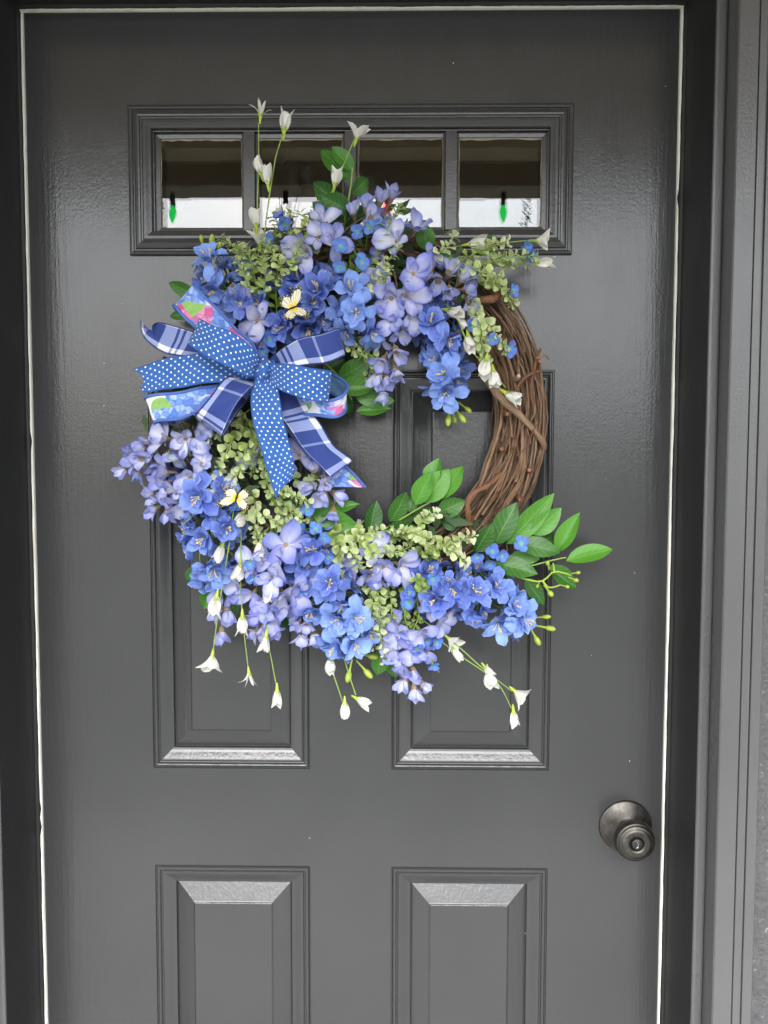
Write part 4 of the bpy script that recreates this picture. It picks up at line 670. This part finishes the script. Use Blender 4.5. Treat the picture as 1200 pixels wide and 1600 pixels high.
SP = [  # nearest and clearest first
 ([(590, 905, .08), (592, 950, .1), (595, 990, .1), (602, 1032, .085)], 1.0, .2, .95, .5), ([(418, 480, .08), (400, 440, .1), (390, 400, .105), (383, 388, .1)], 1.25, 0, .75, .5), ([(432, 490, .08), (432, 440, .1), (440, 400, .105), (448, 388, .1)], 1.15, .05, .7, .45),
 ([(390, 655, .07), (362, 690, .1), (345, 730, .105), (333, 765, .1)], 1.1, .15, .95, .5), ([(405, 655, .07), (385, 700, .1), (375, 735, .1), (362, 750, .1)], 1.05, .1, .8, .6), ([(640, 870, .08), (680, 860, .11), (715, 845, .115), (738, 838, .11)], 1.2, .1, .8, .5), ([(665, 880, .08), (690, 850, .105), (705, 860, .115), (728, 880, .11)], 1.2, .1, .85, .5),
 ([(640, 850, .07), (652, 825, .095), (665, 810, .1), (682, 802, .1)], 1.15, .1, .85, .5), ([(545, 825, .08), (575, 850, .11), (582, 870, .115), (583, 890, .11)], 1.15, .05, .9, .45), ([(515, 825, .08), (528, 850, .11), (530, 875, .115), (530, 895, .11)], 1.15, .05, .85, .4),
 ([(690, 430, .07), (735, 400, .095), (765, 385, .1), (790, 380, .1)], 1.15, .05, .7, .55), ([(700, 440, .07), (760, 412, .09), (800, 402, .095), (836, 400, .09)], 1.1, 0, .75, .55), ([(672, 410, .08), (685, 395, .1), (700, 385, .105), (708, 372, .1)], 1.15, .3, .9, .4), ([(725, 440, .07), (745, 490, .1), (752, 530, .105), (758, 562, .1)], 1.1, .05, .7, .5), ([(740, 445, .07), (765, 440, .095), (785, 452, .095), (800, 475, .09)], 1.1, 0, .65, .55),
 ([(735, 480, .08), (760, 505, .1), (780, 530, .105), (790, 548, .1)], 1.0, .1, .85, .5), ([(395, 440, .08), (375, 400, .1), (365, 385, .1), (348, 376, .095)], 1.05, .1, .8, .5), ([(460, 420, .08), (465, 390, .1), (450, 360, .1), (452, 335, .095)], 1.1, 0, .5, .55), ([(480, 400, .08), (490, 375, .105), (485, 355, .105), (492, 335, .1)], 1.1, .1, .85, .5),
 ([(600, 400, .08), (600, 370, .105), (612, 345, .105), (625, 325, .1)], 1.05, 0, .6, .5), ([(570, 430, .09), (595, 430, .125), (600, 415, .13), (620, 390, .12)], 1.0, .2, .9, .4), ([(572, 455, .1), (588, 448, .13), (600, 435, .13), (608, 420, .13)], 1.0, .3, .9, .4), ([(505, 520, .08), (540, 538, .095), (565, 555, .095), (590, 575, .09)], 1.0, 0, .7, .35), ([(395, 770, .08), (400, 800, .11), (398, 825, .11), (404, 842, .11)], .95, .1, .9, .4),
 ([(430, 740, .07), (440, 780, .1), (455, 800, .105), (475, 815, .1)], 1.0, .05, .7, .4), ([(420, 700, .07), (415, 740, .1), (425, 775, .105), (440, 795, .1)], .95, 0, .5, .35), ([(445, 740, .07), (475, 755, .095), (490, 750, .095), (500, 740, .09)], 1.0, .1, .8, .45), ([(610, 850, .08), (600, 860, .105), (620, 862, .11), (640, 855, .105)], 1.0, .1, .8, .5),
 ([(570, 905, .07), (582, 940, .095), (578, 975, .095), (585, 1010, .085)], 1.0, .1, .8, .4), ([(605, 910, .07), (612, 945, .095), (610, 975, .095), (612, 1000, .085)], .9, .1, .6, .5), ([(430, 400, .07), (425, 375, .09), (435, 355, .09), (430, 340, .085)], 1.0, 0, .5, .5), ([(390, 640, .08), (350, 670, .09), (320, 690, .1), (292, 705, .095)], 1.0, .2, .95, .5), ([(410, 640, .07), (408, 680, .09), (402, 710, .095), (395, 740, .09)], 1.0, 0, .5, .35), ([(380, 650, .07), (395, 680, .08), (420, 700, .08), (450, 720, .075)], .95, 0, .4, .3),
 ([(720, 450, .06), (700, 455, .08), (690, 462, .085), (680, 470, .08)], .95, 0, .5, .5), ([(655, 900, .07), (650, 930, .095), (655, 960, .1), (645, 985, .1)], .85, 0, .05, .35), ([(630, 905, .07), (660, 915, .1), (650, 905, .11), (660, 920, .12)], .9, 0, .1, .3), ([(620, 900, .07), (640, 935, .09), (632, 960, .1), (640, 990, .1)], .8, 0, .1, .35), ([(500, 830, .06), (485, 800, .08), (465, 790, .08), (440, 800, .09)], .95, 0, .5, .3), ([(760, 420, .06), (780, 405, .08), (795, 415, .085), (822, 412, .08)], .95, .1, .6, .5), ([(555, 520, .07), (560, 545, .08), (585, 560, .085), (575, 590, .08)], .9, 0, .4, .3),
 ([(560, 440, .08), (570, 415, .1), (555, 395, .105), (545, 380, .1)], .8, 0, .05, .2), ([(500, 440, .07), (540, 420, .09), (560, 425, .1), (585, 415, .1)], .8, 0, .05, .2), ([(440, 800, .07), (450, 830, .09), (430, 850, .09), (420, 830, .09)], .9, .1, .7, .3), ([(540, 830, .06), (600, 840, .08), (640, 835, .085), (660, 845, .09)], 1.0, 0, .5, .4), ([(520, 845, .06), (550, 838, .09), (580, 832, .1), (612, 828, .09)], 1.0, .2, .9, .45)]
SP += [([(410, 470, .09), (415, 430, .115), (410, 405, .12), (420, 385, .115)], 1.1, .05, .6, .6), ([(440, 450, .09), (455, 420, .118), (462, 400, .12), (470, 380, .115)], 1.05, 0, .6, .6), ([(395, 470, .09), (385, 440, .11), (378, 420, .115), (372, 405, .11)], 1.0, .1, .8, .5),
 ([(450, 440, .09), (435, 410, .12), (425, 395, .12), (412, 378, .115)], 1.0, .1, .8, .6), ([(480, 380, .09), (470, 360, .115), (478, 345, .12), (470, 335, .115)], 1.0, 0, .7, .6), ([(700, 430, .09), (730, 420, .11), (755, 425, .115), (780, 432, .11)], 1.05, .05, .6, .6), ([(410, 720, .09), (430, 755, .115), (450, 770, .12), (480, 785, .115)], 1.0, .1, .8, .5), ([(560, 840, .09), (545, 855, .12), (555, 870, .125), (560, 885, .12)], 1.0, .1, .9, .5), ([(680, 850, .09), (665, 840, .115), (650, 835, .12), (630, 828, .115)], 1.05, .1, .85, .55), ([(385, 800, .09), (420, 810, .12), (440, 820, .12), (460, 815, .115)], .95, .2, .9, .5)]
for k, a in enumerate(SP): sprig(a[0], a[1]*.8, a[2], a[3]*1.08, a[4], 8.0, k)
# loose curling tendrils
for k in range(26):
    m = MB(); a = rnd.uniform(radians(60), radians(300)); b0 = ringpt(a, jit(.03), .04); b1 = b0+Vector((jit(.018), -rnd.uniform(.02, .045), jit(.018))); b2 = b1+Vector((jit(.014), jit(.01), jit(.014))); m.tube([b0, (b0+b1)/2+Vector((jit(.01), 0, jit(.01))), b1, b2], [.001, .001, .0009, .0006], 5); part('tendril', m, [M_stem])

# ---------------- bow
def ribbon(name, rows, kind, par, notch=0.0, n=30, bulge=.0, flip=False, v0=0.0, label=None):
    """rows: (ax, ay, ad, bx, by, bd) edge A and edge B of the ribbon in photo pixels and depth"""
    sp = cat_spline(rows, n); na = 8; A = [P(q[0], q[1], q[2]) for q in sp]; B = [P(q[3], q[4], q[5]) for q in sp]; R_ = []; UV_ = []; ln = 0.0
    wd = .040; m = MB()
    for j in range(n+1):
        if j: ln += ((A[j]+B[j])/2-(A[j-1]+B[j-1])/2).length
        row = []; ru = []
        for i in range(na+1):
            q = i/na; p = A[j].lerp(B[j], q); bl = bulge*4*q*(1-q)*(A[j]-B[j]).length; p = p+Vector((0, -bl, 0))
            p = p+Vector((0, -.0022*sin(4.1*q+ln*70+v0*50)*(.35+sin(pi*q)), .0008*sin(ln*120+v0*90))); row.append(p); ru.append((q*wd if not flip else (1-q)*wd, ln+v0))
        R_.append(row); UV_.append(ru)
    if notch:
        k0 = n-3; tip = R_[n]; prev = R_[n-1]
        for j in range(k0, n+1):
            for i in range(na+1):
                q = i/na; sh = notch*(1-abs(2*q-1))*(j-k0)/3; dvec = (R_[n-4][i]-R_[n][i]); R_[j][i] = R_[j][i]+dvec*sh if j > k0 else R_[j][i]
                UV_[j][i] = (UV_[j][i][0], UV_[j][i][1]-dvec.length*sh if j > k0 else UV_[j][i][1])
    front = {'polka': (M_polka, M_pedge, .0006), 'plaid': (M_plaid, M_navy, .0008), 'hyd': (M_hyd, M_pipe, .0022)}[kind]
    m.grid(R_, 0, UV_)
    if kind == 'hyd':                      # plain backing cloth behind the printed face
        bk = []
        for j in range(n+1):
            rw = []
            for i in range(na+1):
                a_ = R_[min(j+1, n)][i]-R_[max(j-1, 0)][i]; b_ = R_[j][min(i+1, na)]-R_[j][max(i-1, 0)]; nn = a_.cross(b_)
                nn = nn.normalized() if nn.length > 1e-12 else Vector((0, 1, 0)); rw.append(R_[j][i]+nn*(-.0007 if not flip else .0007))
            bk.append(rw)
        m.grid(bk, 2, UV_)
    for i in (0, na): m.tube([R_[j][i] for j in range(n+1)], front[2], 6, 1)
    if notch: m.tube([R_[n][i] for i in range(na+1)], .0004, 5, 1)
    o = sub(name, m.mesh(name, [front[0], front[1], M_back]), par)
    if label: o['label'] = label
    return o
km = MB(); rows = []; uvs = []                # the knot: a pinched, creased wrap of dotted ribbon
for j in range(13):
    t_ = j/12; rw = []; ru = []
    for i in range(11):
        q = i/10; px = 397+ (q*30) + 3*sin(t_*7); py = 562+t_*38+ (4*sin(q*9+t_*4)) - 3*q
        d = .128+.020*sin(pi*t_)**.6*sin(pi*min(max(q, .03), .97))**.5+.0022*sin(q*19+t_*5); rw.append(P(px, py, d)); ru.append((q*.026, t_*.034))
    rows.append(rw); uvs.append(ru)
km.grid(rows, 0, uvs); bow = part('bow', km, [M_polka], True, 'layered bow of dotted, plaid and flower print ribbon')
# from the back forwards
ribbon('ribbon_loop', [(392, 588, .118, 408, 566, .118), (360, 562, .13, 392, 535, .13), (325, 530, .138, 362, 508, .138), (296, 502, .14, 333, 476, .14), (275, 481, .136, 306, 450, .136), (272, 479, .122, 303, 447, .122), (285, 492, .105, 312, 462, .105), (345, 550, .09, 365, 520, .09)], 'hyd', bow, v0=.262, flip=True, label='flower print ribbon loop with blue piping')
ribbon('ribbon_loop', [(392, 595, .112, 400, 612, .112), (345, 600, .125, 350, 628, .125), (285, 612, .128, 285, 652, .128), (234, 619, .125, 246, 658, .125), (229, 622, .112, 243, 660, .112), (260, 618, .098, 265, 650, .098), (330, 605, .09, 335, 630, .09)], 'hyd', bow, v0=.13, flip=False)
ribbon('ribbon_loop', [(428, 598, .105, 430, 625, .105), (470, 612, .115, 470, 645, .115), (505, 625, .135, 505, 650, .135), (532, 620, .14, 528, 650, .14), (543, 608, .125, 540, 642, .125), (536, 594, .11, 535, 625, .11), (505, 582, .098, 505, 610, .098), (440, 580, .10, 440, 605, .10)], 'hyd', bow, v0=.21, flip=True)
ribbon('ribbon_tail', [(425, 600, .10, 440, 605, .10), (452, 672, .098, 478, 664, .098), (490, 722, .095, 520, 712, .095), (512, 752, .09, 552, 740, .088), (522, 760, .088, 571, 761, .085)], 'hyd', bow, .0, v0=.33)
ribbon('ribbon_tail', [(400, 578, .115, 398, 595, .115), (345, 538, .118, 330, 560, .118), (304, 521, .118, 284, 557, .118), (270, 508, .115, 255, 549, .115), (247, 505, .118, 232, 535, .115), (238, 512, .128, 222, 520, .112), (241, 524, .136, 220, 502, .105)], 'plaid', bow, v0=.028, flip=True, label='plaid ribbon tail with curled end')
ribbon('ribbon_loop', [(418, 566, .118, 424, 570, .118), (438, 546, .135, 450, 572, .135), (470, 529, .142, 490, 570, .142), (503, 521, .142, 516, 564, .142), (526, 515, .135, 536, 557, .135), (529, 515, .122, 538, 556, .122), (510, 520, .10, 520, 558, .10), (450, 548, .095, 455, 570, .095)], 'plaid', bow, v0=.014, flip=True, label='plaid ribbon loop')
ribbon('ribbon_loop', [(372, 588, .125, 404, 598, .125), (352, 592, .148, 393, 606, .15), (330, 618, .158, 368, 632, .16), (312, 642, .155, 352, 668, .155), (306, 649, .145, 347, 680, .145), (312, 645, .128, 352, 676, .125), (340, 615, .112, 374, 640, .11), (378, 590, .105, 398, 610, .105)], 'plaid', bow, v0=.045, flip=False, label='plaid ribbon loop')
ribbon('ribbon_tail', [(425, 600, .118, 462, 600, .115), (436, 640, .12, 478, 628, .118), (452, 670, .12, 500, 662, .118), (480, 708, .118, 524, 698, .115), (517, 746, .112, 551, 719, .108)], 'plaid', bow, .0, v0=.0, flip=True, label='plaid ribbon tail')
ribbon('ribbon_tail', [(404, 572, .128, 400, 592, .128), (350, 554, .135, 352, 596, .135), (304, 553, .136, 298, 602, .136), (255, 562, .132, 255, 609, .132), (209, 576, .126, 222, 612, .126)], 'polka', bow, .55, v0=.0, label='dotted ribbon tail')
ribbon('ribbon_loop', [(410, 566, .13, 402, 588, .13), (396, 546, .15, 388, 588, .15), (370, 524, .165, 362, 576, .165), (340, 511, .165, 330, 560, .165), (318, 502, .155, 298, 541, .155), (312, 500, .142, 295, 538, .142), (330, 512, .125, 315, 545, .125), (385, 550, .115, 380, 575, .115)], 'polka', bow, v0=.01, label='dotted ribbon loop')
ribbon('ribbon_loop', [(412, 568, .13, 414, 590, .13), (430, 568, .15, 432, 605, .15), (455, 570, .16, 455, 617, .16), (490, 575, .158, 485, 624, .158), (514, 580, .15, 508, 628, .15), (517, 581, .138, 511, 629, .138), (490, 574, .122, 486, 618, .122), (430, 568, .115, 430, 598, .115)], 'polka', bow, v0=.02, flip=True, label='dotted ribbon loop')
ribbon('ribbon_tail', [(404, 585, .135, 426, 583, .135), (393, 612, .145, 434, 605, .145), (394, 650, .146, 441, 650, .146), (408, 700, .142, 452, 695, .142), (421, 745, .134, 460, 727, .134), (432, 780, .126, 456, 750, .126)], 'polka', bow, .35, v0=.03, flip=True, label='dotted ribbon tail hanging down')

# ---------------- butterflies
def butterfly(pos, xdir, ydir, sc, label):
    z = ((CAM-pos).normalized()+Vector((-.25 if sc > .65 else -.2, 0, .45))).normalized(); y = (ydir-z*ydir.dot(z)).normalized(); x = y.cross(z); M0 = Matrix.Translation(pos) @ (Matrix((x, y, z)).transposed().to_4x4()) @ Matrix.Scale(sc, 4)
    m = MB(); m.tube([(0, -.014, 0), (0, -.008, .001), (0, 0, .002), (0, .007, .002), (0, .010, .001)], [.0006, .0018, .0022, .0020, .0012], 8); m = m
    for s_ in (-1, 1): m.tube([(s_*.0008, .010, .001), (s_*.005, .018, .004), (s_*.009, .026, .005)], .0003, 4)
    me = m.mesh('butterfly', [M_fuzz]); o = part('butterfly', me, [], True, label); o.matrix_basis = M0
    outl = {'fore': [(0, .006), (.010, .020), (.022, .028), (.031, .029), (.033, .024), (.029, .014), (.022, .006), (.012, .0)], 'hind': [(0, .002), (.012, .001), (.021, .003), (.026, -.004), (.024, -.013), (.016, -.019), (.008, -.017), (.001, -.007)]}
    for s_ in (-1, 1):
        for nm, pts in outl.items():
            w_ = MB(); c = Vector((0, .003 if nm == 'fore' else 0, .001)); ol = cat_spline([(a, b) for a, b in pts], 28); rows = []; uvs = []
            for q in (0.04, .25, .5, .75, .93, 1.0):
                rows.append([Vector((s_*(a*q), c.y+(b-c.y)*q, .0015+q*abs(a)*(.38 if nm == 'fore' else .28)+.0006*sin(k*.9)*q)) for k, (a, b) in enumerate(ol)]); uvs.append([(k/28, q) for k in range(29)])
            w_.grid(rows, 0, uvs)
            for k in range(5, 25, 3):
                a, b = ol[k]; p = Vector((s_*a*.94, c.y+(b-c.y)*.94, .0024+.94*abs(a)*(.38 if nm == 'fore' else .28))); ball(w_, p, .0011, 1, .5, n=6)
            sub('wing', w_.mesh('wing', [M_wing, M_yspot]), o)
butterfly(P(457, 482, .145), None, D(1, -.35, .1), .66, 'cream butterfly with yellow spots among the deep blue flowers')
butterfly(P(370, 778, .128), None, D(-.15, 1, .1), .64, 'cream butterfly with yellow spots below the bow')
